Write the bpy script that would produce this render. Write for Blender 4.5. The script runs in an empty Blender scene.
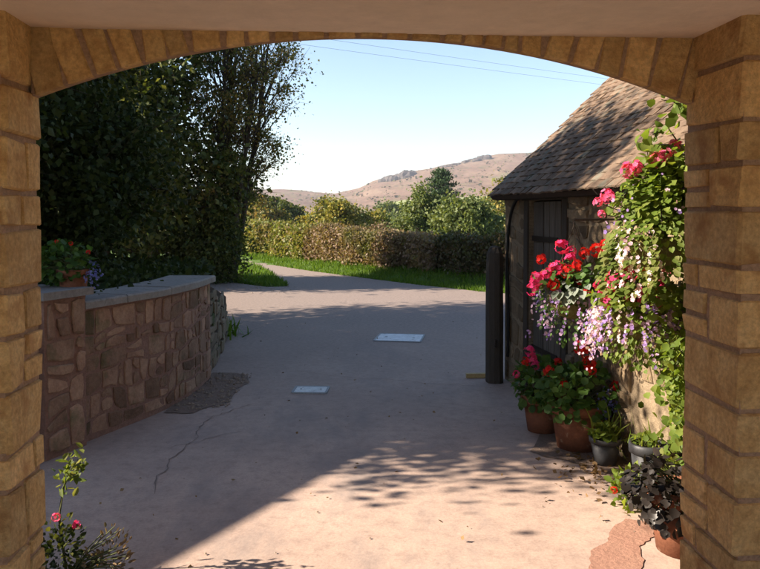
import bpy, math, random
import numpy as np
from mathutils import Vector, Matrix

# ------------------------------------------------------------------ camera, sky, sun, exposure
scene = bpy.context.scene
COL = scene.collection
R = math.radians

cam = bpy.data.cameras.new('camera')
camo = bpy.data.objects.new('camera', cam); COL.objects.link(camo)
camo.location = (0, 0, 1.6)
camo.rotation_euler = (R(90 - 1.5), 0, 0)
cam.sensor_width = 36; cam.lens = 35.05; cam.shift_y = -.0699
cam.clip_start = 0.05; cam.clip_end = 6000
scene.camera = camo

SUN_EL, SUN_PHI = 30.0, 5.0          # light travels to +X, a touch away from the camera
wd = bpy.data.worlds.new('World'); scene.world = wd; wd.use_nodes = True
nt = wd.node_tree; bg = nt.nodes['Background']
sky = nt.nodes.new('ShaderNodeTexSky'); sky.sky_type = 'NISHITA'; sky.sun_disc = False
sky.sun_elevation = R(SUN_EL); sky.sun_rotation = R(270 - SUN_PHI)
sky.altitude = 150; sky.air_density = 1.0; sky.dust_density = 0.25; sky.ozone_density = 1.0
nt.links.new(sky.outputs[0], bg.inputs[0]); bg.inputs[1].default_value = 0.080

sl = bpy.data.lights.new('sun', 'SUN'); sl.energy = 5.0; sl.angle = R(0.5); sl.color = (1.0, 0.87, 0.71)
so = bpy.data.objects.new('sun', sl); COL.objects.link(so)
ldir = Vector((math.cos(R(SUN_EL)) * math.cos(R(SUN_PHI)), math.cos(R(SUN_EL)) * math.sin(R(SUN_PHI)), -math.sin(R(SUN_EL))))
so.rotation_euler = ldir.to_track_quat('-Z', 'Y').to_euler(); so.location = (-20, 0, 15)

vs = scene.view_settings
vs.view_transform = 'Standard'; vs.look = 'None'; vs.exposure = 1.58; vs.gamma = 1.0; vs.use_curve_mapping = False
scene.cycles.max_bounces = 8; scene.cycles.diffuse_bounces = 6; scene.cycles.transparent_max_bounces = 4
scene.cycles.sample_clamp_indirect = 6.0

random.seed(11)
RNG = np.random.default_rng(11)

# ------------------------------------------------------------------ helpers
def link(o, parent=None):
    COL.objects.link(o)
    if parent: o.parent = parent
    return o

def tag(o, label=None, cat=None, group=None, kind=None):
    if label: o['label'] = label
    if cat: o['category'] = cat
    if group: o['group'] = group
    if kind: o['kind'] = kind
    return o

def thing(name, label, cat, loc=(0, 0, 0), rz=0, group=None):
    o = bpy.data.objects.new(name, None); o.empty_display_size = 0.1
    o.location = loc; o.rotation_euler = (0, 0, rz)
    return tag(link(o), label, cat, group)

class MB:
    def __init__(s): s.v = []; s.f = []
    def add(s, vs_, fs):
        n = len(s.v); s.v += [tuple(p) for p in vs_]; s.f += [tuple(i + n for i in f) for f in fs]; return s
    def box(s, c, d, rz=0, M=None):
        x, y, z = d[0] / 2, d[1] / 2, d[2] / 2
        P = [Vector((a * x, b * y, e * z)) for a in (-1, 1) for b in (-1, 1) for e in (-1, 1)]
        Q = Matrix.Rotation(rz, 3, 'Z')
        P = [(M @ p if M else Q @ p) + Vector(c) for p in P]
        return s.add(P, [(0, 1, 3, 2), (4, 6, 7, 5), (0, 4, 5, 1), (2, 3, 7, 6), (0, 2, 6, 4), (1, 5, 7, 3)])
    def tube(s, pts, rad, n=6, cap=True):
        pts = [Vector(p) for p in pts]; k = len(pts)
        if not hasattr(rad, '__len__'): rad = [rad] * k
        vs_ = []; ref = Vector((0.3, 0.2, 1)).normalized()
        for i, p in enumerate(pts):
            t = (pts[min(i + 1, k - 1)] - pts[max(i - 1, 0)]).normalized()
            a = t.cross(ref)
            if a.length < 1e-3: a = t.cross(Vector((1, 0, 0)))
            a.normalize(); b = t.cross(a).normalized()
            for j in range(n):
                w = 2 * math.pi * j / n
                vs_.append(p + (a * math.cos(w) + b * math.sin(w)) * rad[i])
        fs = [(i * n + j, i * n + (j + 1) % n, (i + 1) * n + (j + 1) % n, (i + 1) * n + j) for i in range(k - 1) for j in range(n)]
        if cap: fs += [tuple(range(n - 1, -1, -1)), tuple((k - 1) * n + j for j in range(n))]
        return s.add(vs_, fs)
    def lathe(s, prof, n=20, c=(0, 0, 0)):
        vs_ = [(c[0] + r * math.cos(2 * math.pi * j / n), c[1] + r * math.sin(2 * math.pi * j / n), c[2] + z) for r, z in prof for j in range(n)]
        fs = [(i * n + j, i * n + (j + 1) % n, (i + 1) * n + (j + 1) % n, (i + 1) * n + j) for i in range(len(prof) - 1) for j in range(n)]
        fs.append(tuple(range(n - 1, -1, -1)))
        return s.add(vs_, fs)
    def prism(s, poly, z0, z1):
        n = len(poly)
        vs_ = [(p[0], p[1], z0) for p in poly] + [(p[0], p[1], z1) for p in poly]
        return s.add(vs_, [tuple(range(n - 1, -1, -1)), tuple(range(n, 2 * n))] + [(i, (i + 1) % n, n + (i + 1) % n, n + i) for i in range(n)])
    def mesh(s, name, mat, smooth=False):
        me = bpy.data.meshes.new(name); me.from_pydata(s.v, [], s.f); me.update()
        me.materials.append(mat)
        if smooth: me.polygons.foreach_set('use_smooth', [True] * len(me.polygons))
        return me
    def build(s, name, mat, parent=None, smooth=False, loc=None):
        o = bpy.data.objects.new(name, s.mesh(name, mat, smooth))
        if loc is not None: o.location = loc
        return link(o, parent)

# ---- materials
def N(t, kind, **kw):
    n = t.nodes.new(kind)
    for k, v in kw.items(): setattr(n, k, v)
    return n

def ramp(t, cols, src):
    r = N(t, 'ShaderNodeValToRGB'); e = r.color_ramp.elements
    while len(e) < len(cols): e.new(0.5)
    for i, c in enumerate(cols):
        pos, c3 = (c[0], c[1:]) if len(c) == 4 else (i / max(1, len(cols) - 1), c)
        e[i].position = pos; e[i].color = (*c3, 1)
    t.links.new(src, r.inputs[0]); return r.outputs[0]

def mixc(t, a, b, fac, mode='MIX'):
    m = N(t, 'ShaderNodeMix', data_type='RGBA', blend_type=mode)
    for sock, v in ((m.inputs[6], a), (m.inputs[7], b), (m.inputs[0], fac)):
        if hasattr(v, 'links'): t.links.new(v, sock)
        elif isinstance(v, tuple): sock.default_value = (*v, 1)
        else: sock.default_value = v
    return m.outputs[2]

def noise(t, scale, detail=5, rough=0.6, off=0, sc3=None):
    g = N(t, 'ShaderNodeNewGeometry'); n = N(t, 'ShaderNodeTexNoise')
    n.inputs['Scale'].default_value = scale; n.inputs['Detail'].default_value = detail; n.inputs['Roughness'].default_value = rough
    m = N(t, 'ShaderNodeMapping'); m.inputs['Location'].default_value = (off, off * 1.7, -off)
    if sc3: m.inputs['Scale'].default_value = sc3
    t.links.new(g.outputs['Position'], m.inputs[0]); t.links.new(m.outputs[0], n.inputs['Vector'])
    return n.outputs['Fac']

def pmat(name, cols, scale=6, rough=0.9, bump=0.3, bscale=40, objvar=0.0, mottle=None, spec=0.2, sc3=None, metal=0, bdist=0.01, fine=.55):
    """procedural surface: noise through a colour ramp, second finer mottling, per-object value, bump"""
    m = bpy.data.materials.new(name); m.use_nodes = True; t = m.node_tree; p = t.nodes['Principled BSDF']
    c = ramp(t, cols, noise(t, scale, 6, 0.65, 0, sc3))
    f = noise(t, scale * 7, 4, 0.7, 3, sc3)
    c = mixc(t, c, ramp(t, [(0.25, .55, .55, .55), (0.75, 1.3, 1.3, 1.3)], f), fine, 'MULTIPLY')
    if mottle:
        f2 = ramp(t, [(mottle[2], 0, 0, 0), (mottle[2] + mottle[3], 1, 1, 1)], noise(t, mottle[1], 5, 0.6, 9))
        c = mixc(t, c, mottle[0], f2)
    if objvar:
        oi = N(t, 'ShaderNodeObjectInfo')
        c = mixc(t, c, ramp(t, [(1 - objvar, 1 - objvar * 1.1, 1 - objvar * 1.25), (1.0, .97, .9), (1 + objvar, 1 + objvar * .85, 1 + objvar * .6)], oi.outputs['Random']), 1.0, 'MULTIPLY')
    t.links.new(c, p.inputs['Base Color'])
    p.inputs['Roughness'].default_value = rough; p.inputs['Specular IOR Level'].default_value = spec; p.inputs['Metallic'].default_value = metal
    if bump:
        b = N(t, 'ShaderNodeBump'); b.inputs['Strength'].default_value = bump; b.inputs['Distance'].default_value = bdist
        b2 = N(t, 'ShaderNodeBump'); b2.inputs['Strength'].default_value = bump * .7; b2.inputs['Distance'].default_value = bdist * .35
        t.links.new(noise(t, bscale * 6, 5, 0.7, 15), b2.inputs['Height']); t.links.new(b2.outputs[0], b.inputs['Normal'])
        t.links.new(noise(t, bscale, 6, 0.65, 5), b.inputs['Height']); t.links.new(b.outputs[0], p.inputs['Normal'])
    return m

def lmat(name, cols, trans=0.3, rough=0.5, spec=0.18, clump=None, gloss=None):
    """leaf: colour varies per leaf (island) and slowly through space; some light passes through"""
    m = bpy.data.materials.new(name); m.use_nodes = True; t = m.node_tree; p = t.nodes['Principled BSDF']; out = t.nodes['Material Output']
    g = N(t, 'ShaderNodeNewGeometry')
    c = ramp(t, cols, g.outputs['Random Per Island'])
    if clump:
        c = mixc(t, c, clump[0], ramp(t, [(clump[2], 0, 0, 0), (clump[2] + .2, 1, 1, 1)], noise(t, clump[1], 3, 0.6, 2)))
    t.links.new(c, p.inputs['Base Color']); p.inputs['Roughness'].default_value = rough; p.inputs['Specular IOR Level'].default_value = spec
    tr = N(t, 'ShaderNodeBsdfTranslucent'); t.links.new(mixc(t, c, (1.3, 1.25, .5), 1.0, 'MULTIPLY'), tr.inputs[0])
    mx = N(t, 'ShaderNodeMixShader'); mx.inputs[0].default_value = trans
    t.links.new(p.outputs[0], mx.inputs[1]); t.links.new(tr.outputs[0], mx.inputs[2]); t.links.new(mx.outputs[0], out.inputs[0])
    return m

M = {}
M['sandstone'] = pmat('sandstone', [(.25, .46, .275, .115), (.5, .60, .395, .185), (.75, .68, .49, .26)], 7, .97, 1.0, 14, .2, mottle=((.37, .20, .085), 6, .54, .16), bdist=.02, fine=.85)
M['mortar'] = pmat('mortar', [(.37, .235, .155), (.50, .335, .23)], 9, .97, 1.0, 30, bdist=.018, fine=.8)
M['rubble'] = pmat('rubble', [(.3, .22, .135, .10), (.5, .31, .195, .145), (.72, .40, .275, .20)], 5, .95, 1.0, 20, .42, mottle=((.14, .12, .07), 3.2, .56, .14), bdist=.016)
M['wall_mortar'] = pmat('wall_mortar', [(.25, .14, .11), (.36, .215, .165)], 6, .97, 1.0, 30, bdist=.016)
M['coping'] = pmat('coping', [(.22, .21, .21), (.34, .32, .31)], 5, .85, .4, 40, .1, mottle=((.13, .13, .10), 9, .6, .1))
M['dry_stone'] = pmat('dry_stone', [(.14, .115, .085), (.25, .20, .15)], 5, .95, .8, 24, .25, mottle=((.06, .09, .03), 5, .55, .12))
M['plaster'] = pmat('plaster', [(.84, .69, .545), (.88, .74, .595)], 1.6, .9, .3, 18, mottle=((.76, .62, .46), .8, .5, .3), fine=.25)
M['shed_stone'] = pmat('shed_stone', [(.3, .15, .11, .075), (.6, .24, .18, .12), (.75, .30, .235, .16)], 5, .95, 1.0, 20, .35, bdist=.02)
M['shed_render'] = pmat('shed_render', [(.22, .165, .11), (.36, .275, .18)], 4, .95, .9, 14, bdist=.03)
M['tile'] = pmat('tile', [(.3, .12, .085, .065), (.55, .19, .135, .10), (.75, .25, .185, .135)], 4, .95, .9, 40, .26, mottle=((.15, .14, .115), 6, .53, .12))
M['deck'] = pmat('deck', [(.05, .04, .035), (.08, .06, .05)], 8)
M['old_wood'] = pmat('old_wood', [(.3, .075, .064, .056), (.6, .14, .122, .105), (.8, .21, .185, .16)], 9, .85, .6, 20, .18, sc3=(6, 6, .35))
M['dark_wood'] = pmat('dark_wood', [(.035, .03, .026), (.085, .07, .058)], 9, .9, .8, 25, .15, sc3=(5, 5, .4))
M['pale_wood'] = pmat('pale_wood', [(.36, .26, .12), (.48, .36, .18)], 9, .8, .3, 30)
M['rubber'] = pmat('rubber', [(.012, .012, .012), (.02, .02, .02)], 9, .6, 0)
M['iron'] = pmat('iron', [(.03, .026, .024), (.06, .045, .035)], 30, .6, .3, 80, metal=.6)
M['terracotta'] = pmat('terracotta', [(.17, .07, .042), (.26, .105, .062)], 9, .85, .25, 60, .12, mottle=((.42, .30, .22), 11, .62, .1))
M['plastic'] = pmat('plastic', [(.035, .036, .042), (.055, .056, .062)], 20, .5, .1, 60, spec=.4)
M['soil'] = pmat('soil', [(.035, .024, .016), (.085, .06, .04)], 25, 1, .9, 60)
M['soil_dry'] = pmat('soil_dry', [(.17, .12, .095), (.34, .245, .19)], 7, 1, 1, 30, bdist=.02)
M['moss'] = pmat('moss', [(.14, .12, .04), (.26, .21, .08)], 30, 1, 1, 70, bdist=.02)
M['steel'] = pmat('steel', [(.3, .42, .46, .50), (.6, .66, .70, .74)], 9, .5, .4, 80, .05, spec=.6, mottle=((.25, .24, .23), 11, .58, .1))
M['dull_steel'] = pmat('dull_steel', [(.26, .27, .28), (.36, .37, .38)], 14, .6, .25, 90)
M['bark'] = pmat('bark', [(.045, .036, .028), (.11, .09, .07)], 14, .95, .8, 30, .15, sc3=(3, 3, .6))
M['stem'] = pmat('stem', [(.06, .09, .03), (.12, .11, .05)], 20, .8, 0)
M['rock'] = pmat('rock', [(.06, .052, .05), (.13, .11, .10)], .12, .95, .5, .6)

# ground materials -------------------------------------------------
def concrete_mat():
    m = bpy.data.materials.new('concrete'); m.use_nodes = True; t = m.node_tree; p = t.nodes['Principled BSDF']
    c = ramp(t, [(.3, .39, .285, .235), (.5, .47, .345, .28), (.7, .54, .405, .33)], noise(t, .9, 7, .62))
    c = mixc(t, c, ramp(t, [(.28, .62, .6, .6), (.5, 1, 1, 1), (.72, 1.18, 1.16, 1.12)], noise(t, 11, 7, .78, 3)), .8, 'MULTIPLY')
    c = mixc(t, c, ramp(t, [(.35, .72, .7, .7), (.6, 1.05, 1.05, 1.05)], noise(t, 70, 5, .75, 7)), .5, 'MULTIPLY')
    # worn grey tracks and damp stains, streaked along the drive
    st = ramp(t, [(.50, 0, 0, 0), (.66, 1, 1, 1)], noise(t, 1.3, 6, .68, 21, (1.2, .5, 1)))
    c = mixc(t, c, (.25, .21, .195), mixc(t, (0, 0, 0), st, .6))
    # the concrete gives way to grey gravelly tarmac farther out
    g = N(t, 'ShaderNodeNewGeometry'); sx = N(t, 'ShaderNodeSeparateXYZ'); t.links.new(g.outputs['Position'], sx.inputs[0])
    ad = N(t, 'ShaderNodeMath', operation='ADD'); t.links.new(sx.outputs[1], ad.inputs[0]); mu = N(t, 'ShaderNodeMath', operation='MULTIPLY')
    t.links.new(noise(t, .8, 4, .6, 33), mu.inputs[0]); mu.inputs[1].default_value = 3.0; t.links.new(mu.outputs[0], ad.inputs[1])
    mr = N(t, 'ShaderNodeMapRange'); mr.inputs[1].default_value = 5.5; mr.inputs[2].default_value = 12.5; t.links.new(ad.outputs[0], mr.inputs[0])
    tar = ramp(t, [(.3, .165, .132, .118), (.7, .33, .26, .225)], noise(t, 22, 6, .75, 14))
    c = mixc(t, c, tar, mr.outputs[0])
    t.links.new(c, p.inputs['Base Color']); p.inputs['Roughness'].default_value = .82; p.inputs['Specular IOR Level'].default_value = .25
    b = N(t, 'ShaderNodeBump'); b.inputs['Strength'].default_value = .4; b.inputs['Distance'].default_value = .006
    t.links.new(noise(t, 28, 8, .7, 5), b.inputs['Height']); t.links.new(b.outputs[0], p.inputs['Normal'])
    return m
M['concrete'] = concrete_mat()
M['gravel'] = pmat('gravel', [(.26, .20, .16), (.45, .36, .29)], 20, .95, .8, 30, .2)
M['patch'] = pmat('patch', [(.33, .17, .125), (.43, .25, .18)], 9, .95, .8, 35)
M['crack'] = pmat('crack', [(.18, .135, .115), (.25, .19, .155)], 20, 1, 0)
M['grass_ground'] = pmat('grass_ground', [(.3, .05, .085, .018), (.6, .085, .14, .03), (.8, .14, .15, .05)], .8, 1, .6, 12, bdist=.05)
M['bank_earth'] = pmat('bank_earth', [(.045, .035, .025), (.10, .085, .055)], 2, 1, .9, 12, mottle=((.05, .08, .02), 1.4, .52, .12), bdist=.04)

def hill_mat():
    m = bpy.data.materials.new('bracken_hill'); m.use_nodes = True; t = m.node_tree; p = t.nodes['Principled BSDF']
    c = ramp(t, [(.32, .125, .082, .06), (.5, .19, .125, .092), (.66, .245, .175, .125)], noise(t, .022, 9, .78, 0, (1, .3, 1)))
    c = mixc(t, c, (.115, .115, .06), ramp(t, [(.53, 0, 0, 0), (.66, .8, .8, .8)], noise(t, .06, 8, .8, 40, (1, .25, 1))))
    c = mixc(t, c, (.19, .195, .085), ramp(t, [(.56, 0, 0, 0), (.64, .7, .7, .7)], noise(t, .012, 6, .7, 140, (1, .3, 1))))
    c = mixc(t, c, (.105, .075, .06), ramp(t, [(.53, 0, 0, 0), (.62, .75, .75, .75)], noise(t, .16, 7, .8, 80, (1, .25, 2))))
    t.links.new(c, p.inputs['Base Color']); p.inputs['Roughness'].default_value = 1; p.inputs['Specular IOR Level'].default_value = 0
    return m
M['hill'] = hill_mat()
M['field'] = pmat('field', [(.22, .25, .09), (.31, .33, .14)], .03, 1, 0)
M['stubble'] = pmat('stubble', [(.34, .29, .15), (.46, .40, .22)], .3, 1, .4, 4)

# leaf materials
M['lf_dark'] = lmat('lf_dark', [(.018, .030, .011), (.036, .054, .017), (.07, .09, .028)], .25, .6, .12)
M['lf_mix'] = lmat('lf_mix', [(.018, .03, .011), (.045, .06, .018), (.14, .14, .04)], .32)  # lightest leaf tone stands in for sunlit flecks
M['lf_mid'] = lmat('lf_mid', [(.035, .055, .015), (.075, .10, .026), (.15, .155, .045)], .35)
M['lf_autumn'] = lmat('lf_autumn', [(.05, .07, .02), (.11, .12, .035), (.22, .18, .05), (.28, .17, .06)], .38)
M['lf_yellow'] = lmat('lf_yellow', [(.12, .14, .03), (.22, .20, .04), (.32, .24, .05)], .3, clump=((.07, .10, .03), .8, .52))
M['lf_green'] = lmat('lf_green', [(.09, .12, .04), (.13, .165, .055), (.18, .20, .075)], .35, clump=((.075, .10, .04), 1.1, .54))
M['lf_orange'] = lmat('lf_orange', [(.25, .12, .03), (.30, .18, .04), (.14, .12, .03)], .3)
M['lf_brown'] = lmat('lf_brown', [(.13, .085, .05), (.20, .13, .075), (.11, .10, .04)], .2)
M['lf_pine'] = lmat('lf_pine', [(.03, .06, .025), (.05, .085, .035), (.075, .11, .045)], .2)
M['lf_hedge'] = lmat('lf_hedge', [(.10, .13, .03), (.18, .20, .05), (.26, .25, .08), (.24, .17, .10)], .35, clump=((.15, .095, .06), .55, .52))
M['lf_hedge_dark'] = lmat('lf_hedge_dark', [(.05, .06, .02), (.10, .085, .04), (.13, .08, .05)], .22, clump=((.05, .065, .02), .7, .5))
M['lf_bed'] = lmat('lf_bed', [(.09, .14, .025), (.16, .23, .04), (.26, .31, .07)], .5)
M['lf_trail'] = lmat('lf_trail', [(.08, .12, .025), (.15, .19, .04), (.22, .22, .08)], .45)
M['lf_ger'] = lmat('lf_ger', [(.035, .08, .015), (.07, .14, .03), (.11, .19, .045)], .35)
M['lf_silver'] = lmat('lf_silver', [(.16, .19, .15), (.26, .29, .24)], .25)
M['lf_coleus'] = lmat('lf_coleus', [(.014, .009, .011), (.024, .014, .018), (.035, .055, .018)], .12, .4, .3)
M['lf_scrub'] = lmat('lf_scrub', [(.07, .065, .035), (.12, .09, .055), (.10, .11, .045), (.16, .11, .075)], .1, .9, 0)
M['lf_dry'] = lmat('lf_dry', [(.16, .09, .04), (.28, .18, .09), (.10, .06, .03)], .2, .8)
M['grass'] = lmat('grass', [(.06, .12, .012), (.10, .19, .02), (.16, .23, .04)], .4)
M['fl_red'] = lmat('fl_red', [(.55, .012, .012), (.72, .03, .02)], .35, .6, .2)
M['fl_orange'] = lmat('fl_orange', [(.80, .07, .015), (.85, .13, .025)], .35, .6, .2)
M['fl_pink'] = lmat('fl_pink', [(.72, .03, .17), (.82, .09, .29)], .35, .6, .2)
M['fl_rose'] = lmat('fl_rose', [(.80, .07, .24), (.84, .20, .36)], .35, .6, .2)
M['fl_lilac'] = lmat('fl_lilac', [(.24, .15, .50), (.40, .25, .58), (.58, .36, .60), (.72, .54, .66)], .35, .6, .2)
M['fl_blush'] = lmat('fl_blush', [(.75, .55, .58), (.82, .70, .70), (.66, .38, .55)], .35, .6, .2)
M['fl_blue'] = lmat('fl_blue', [(.12, .13, .45), (.24, .24, .62)], .35, .6, .2)

# ---- leaf scatter
T_RHOMB = (np.array([(0, 0, 0), (.5, .45, .10), (0, 1, 0), (-.5, .45, .10)], float), [(0, 1, 2), (0, 2, 3)])
T_OVAL = (np.array([(0, 0, 0), (.38, .3, .10), (.34, .68, .07), (0, 1, -.12), (-.34, .68, .07), (-.38, .3, .10)], float), [(0, 1, 2), (0, 2, 3), (0, 3, 4), (0, 4, 5)])
_a = [R(-70 + i * 140 / 5 * 2 - 0) for i in range(6)]
T_ROUND = (np.array([(0, 0, .0)] + [(.55 * math.sin(R(-150 + 60 * i)), .45 + .55 * math.cos(R(-150 + 60 * i)), .09 + .05 * (i % 2)) for i in range(6)], float),
           [(0, 1, 2), (0, 2, 3), (0, 3, 4), (0, 4, 5), (0, 5, 6)])
T_BLADE = (np.array([(-.05, 0, 0), (.05, 0, 0), (.03, .6, .10), (0, 1, .32), (-.03, .6, .10)], float), [(0, 1, 2, 4), (4, 2, 3)])
_fv = [(0, 0, 0)]; _ff = []
for i in range(5):
    a = R(72 * i); b = R(72 * i + 30); c_ = R(72 * i - 30)
    _fv += [(.5 * math.sin(c_), .5 * math.cos(c_), .06), (.56 * math.sin(a), .56 * math.cos(a), .12), (.5 * math.sin(b), .5 * math.cos(b), .06)]
    k = 1 + 3 * i; _ff.append((0, k, k + 1, k + 2))
T_FLORET = (np.array(_fv, float), _ff)

def unit(a): return a / np.maximum(np.linalg.norm(a, axis=-1, keepdims=True), 1e-9)

def scatter_mesh(name, tmpl, P, S, mat, D=None, Nrm=None, rng=RNG, aspect=1.0):
    """one mesh of many small leaves: P positions, S sizes, D leaf axis, Nrm leaf normal"""
    P = np.asarray(P, float); n = len(P)
    if D is None: D = rng.normal(size=(n, 3))
    D = unit(np.asarray(D, float))
    if Nrm is None: Nrm = rng.normal(size=(n, 3)) + np.array([0, 0, .7])
    X = unit(np.cross(D, Nrm)); Z = np.cross(X, D)
    tv, tf = tmpl; S = np.broadcast_to(np.asarray(S, float), (n,))[:, None, None]
    V = P[:, None, :] + S * (tv[None, :, 0:1] * aspect * X[:, None, :] + tv[None, :, 1:2] * D[:, None, :] + tv[None, :, 2:3] * Z[:, None, :])
    k = len(tv); V = V.reshape(-1, 3)
    li = np.concatenate([np.array(f) for f in tf]); per = len(li); cnt = np.array([len(f) for f in tf])
    loops = (np.arange(n)[:, None] * k + li[None, :]).reshape(-1)
    counts = np.tile(cnt, n); starts = np.concatenate([[0], np.cumsum(counts)[:-1]])
    me = bpy.data.meshes.new(name)
    me.vertices.add(n * k); me.vertices.foreach_set('co', V.reshape(-1).astype(np.float32))
    me.loops.add(n * per); me.loops.foreach_set('vertex_index', loops.astype(np.int32))
    me.polygons.add(len(counts)); me.polygons.foreach_set('loop_start', starts.astype(np.int32))
    me.update(calc_edges=True); me.materials.append(mat)
    return me

def scatter(name, tmpl, P, S, mat, parent=None, kind=None, **kw):
    o = bpy.data.objects.new(name, scatter_mesh(name, tmpl, P, S, mat, **kw))
    if kind: o['kind'] = kind
    return link(o, parent)

# ---- stones
def unit_stone(seed, mat, name='stone'):
    """rough squared block, 1x1x1 about its centre, chamfered and slightly uneven"""
    r = random.Random(seed); b = .04
    vs_ = []; idx = {}
    for sx in (-1, 1):
        for sy in (-1, 1):
            for sz in (-1, 1):
                j = [r.uniform(-.035, .035) if q != 1 else r.uniform(-.02, .02) for q in range(3)]
                for ax in range(3):
                    p = [sx * .5, sy * .5, sz * .5]
                    for k in range(3):
                        if k != ax: p[k] *= 1 - 2 * b * r.uniform(.6, 1.4)
                        p[k] += j[k]
                    idx[(sx, sy, sz, ax)] = len(vs_); vs_.append(tuple(p))
    fs = []
    I = lambda s, ax: idx[(s[0], s[1], s[2], ax)]
    for ax in range(3):
        o1, o2 = (ax + 1) % 3, (ax + 2) % 3
        for s in (-1, 1):
            q = []
            for a, b_ in ((-1, -1), (1, -1), (1, 1), (-1, 1)):
                c = [0, 0, 0]; c[ax] = s; c[o1] = a; c[o2] = b_; q.append(I(c, ax))
            fs.append(tuple(q if s > 0 else q[::-1]))
    for ax in range(3):                               # edge chamfers along axis ax
        o1, o2 = (ax + 1) % 3, (ax + 2) % 3
        for a in (-1, 1):
            for b_ in (-1, 1):
                c0 = [0] * 3; c1 = [0] * 3; c0[ax] = -1; c1[ax] = 1; c0[o1] = c1[o1] = a; c0[o2] = c1[o2] = b_
                q = [I(c0, o1), I(c1, o1), I(c1, o2), I(c0, o2)]
                fs.append(tuple(q if a * b_ > 0 else q[::-1]))
    for sx in (-1, 1):
        for sy in (-1, 1):
            for sz in (-1, 1):
                q = [I((sx, sy, sz), k) for k in range(3)]
                fs.append(tuple(q if sx * sy * sz > 0 else q[::-1]))
    me = bpy.data.meshes.new(name); me.from_pydata(vs_, [], fs); me.update(); me.materials.append(mat)
    return me

def clip(poly, nx, ny, c):
    out = []
    for i in range(len(poly)):
        a, b = poly[i], poly[(i + 1) % len(poly)]
        da = a[0] * nx + a[1] * ny - c; db = b[0] * nx + b[1] * ny - c
        if da <= 0: out.append(a)
        if (da < 0 < db) or (db < 0 < da):
            t = da / (da - db); out.append((a[0] + (b[0] - a[0]) * t, a[1] + (b[1] - a[1]) * t))
    return out

def rubble_cells(s0, s1, z0, z1, w, h, rnd, joint=.012):
    """rough coursed rubble: wavy courses, stones of very unequal length, some split in two"""
    cells = []; rows = max(1, round((z1 - z0) / (h * 1.35))); zb = [z0]
    for j in range(rows): zb.append(zb[-1] + rnd.uniform(.6, 1.4))
    k = (z1 - z0) / (zb[-1] - z0); zb = [z0 + (z - z0) * k for z in zb]
    ph = [rnd.uniform(0, 6) for _ in zb]
    def zline(j, x):
        if j in (0, rows): return zb[j]
        return zb[j] + .17 * h * math.sin(x * 2.3 / w * .35 + ph[j]) + .12 * h * math.sin(x * 6.1 / w * .35 + 2 * ph[j])
    jit = lambda a: rnd.uniform(-a, a)
    for j in range(rows):
        x = s0; lean = 0.0
        while x < s1 - .01:
            ww = w * rnd.choice((.45, .6, .8, 1.0, 1.2, 1.6)) * rnd.uniform(.85, 1.15); x1 = min(x + ww, s1)
            if s1 - x1 < w * .35: x1 = s1
            l1 = 0 if x1 == s1 else jit(.22 * h)
            f = rnd.uniform(.35, .65); split = rnd.random() < .42 and zb[j + 1] - zb[j] > h * 1.05
            for lo, hi in (((0, f), (f, 1)) if split else ((0, 1),)):
                def P(t, v):                           # t along, v up within the course
                    xx = (x + lean * (v - .5)) * (1 - t) + (x1 + l1 * (v - .5)) * t
                    return (xx, zline(j, xx) * (1 - v) + zline(j + 1, xx) * v)
                poly = [P(0, lo), P(.5, lo), P(1, lo), P(1, (lo + hi) / 2), P(1, hi), P(.5, hi), P(0, hi), P(0, (lo + hi) / 2)]
                cx = sum(v[0] for v in poly) / 8; cy = sum(v[1] for v in poly) / 8; sh = []
                for n_, (px, py) in enumerate(poly):
                    g = joint * rnd.uniform(.45, 1.7) * (1.5 if n_ % 2 == 0 else .9); dx, dy = cx - px, cy - py
                    sh.append((px + max(-g, min(g, dx)) + jit(.004), py + max(-g, min(g, dy)) + jit(.004)))
                if sh[2][0] - sh[0][0] > .025 and sh[4][1] - sh[2][1] > .02: cells.append(((cx, cy), sh))
            x = x1; lean = l1
    return cells

def lay_stones(parent, cells, fn, mat, rnd, proud=.022):
    """fn(s, z, d) maps a point of the wall face to the world; each cell becomes one stone"""
    for (cx, cy), poly in cells:
        q = list(poly)
        n = len(q); pr = proud * rnd.uniform(.3, 1.6); tx, tz = rnd.uniform(-.35, .35), rnd.uniform(-.3, .3)
        c0 = Vector(fn(cx, cy, 0))
        V = [Vector(fn(x, y, -.02)) - c0 for x, y in q]
        V += [Vector(fn(x, y, pr * .62 + rnd.uniform(-.002, .002))) - c0 for x, y in q]
        for x, y in q:
            xx, yy = cx + (x - cx) * .86, cy + (y - cy) * .84
            V.append(Vector(fn(xx, yy, pr + (xx - cx) * tx * .12 + (yy - cy) * tz * .12 + rnd.uniform(-.002, .002))) - c0)
        V.append(Vector(fn(cx, cy, pr * 1.06)) - c0)
        F = [(i, (i + 1) % n, n + (i + 1) % n, n + i) for i in range(n)] + [(n + i, n + (i + 1) % n, 2 * n + (i + 1) % n, 2 * n + i) for i in range(n)]
        F += [(2 * n + i, 2 * n + (i + 1) % n, 3 * n) for i in range(n)]
        me = bpy.data.meshes.new('stone'); me.from_pydata([tuple(v) for v in V], [], F); me.update(); me.materials.append(mat)
        o = bpy.data.objects.new('stone', me); o.location = c0 - (parent.matrix_world.translation if False else Vector(parent.get('_o', (0, 0, 0)))); link(o, parent)

# ================================================================== THE SETTING
def smooth(a, b, x):
    t = max(0.0, min(1.0, (x - a) / (b - a))); return t * t * (3 - 2 * t)

def interp(tab, x):
    if x <= tab[0][0]: return tab[0][1]
    for (a, u), (b, v) in zip(tab, tab[1:]):
        if x <= b: return u + (v - u) * (x - a) / (b - a)
    return tab[-1][1]

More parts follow.
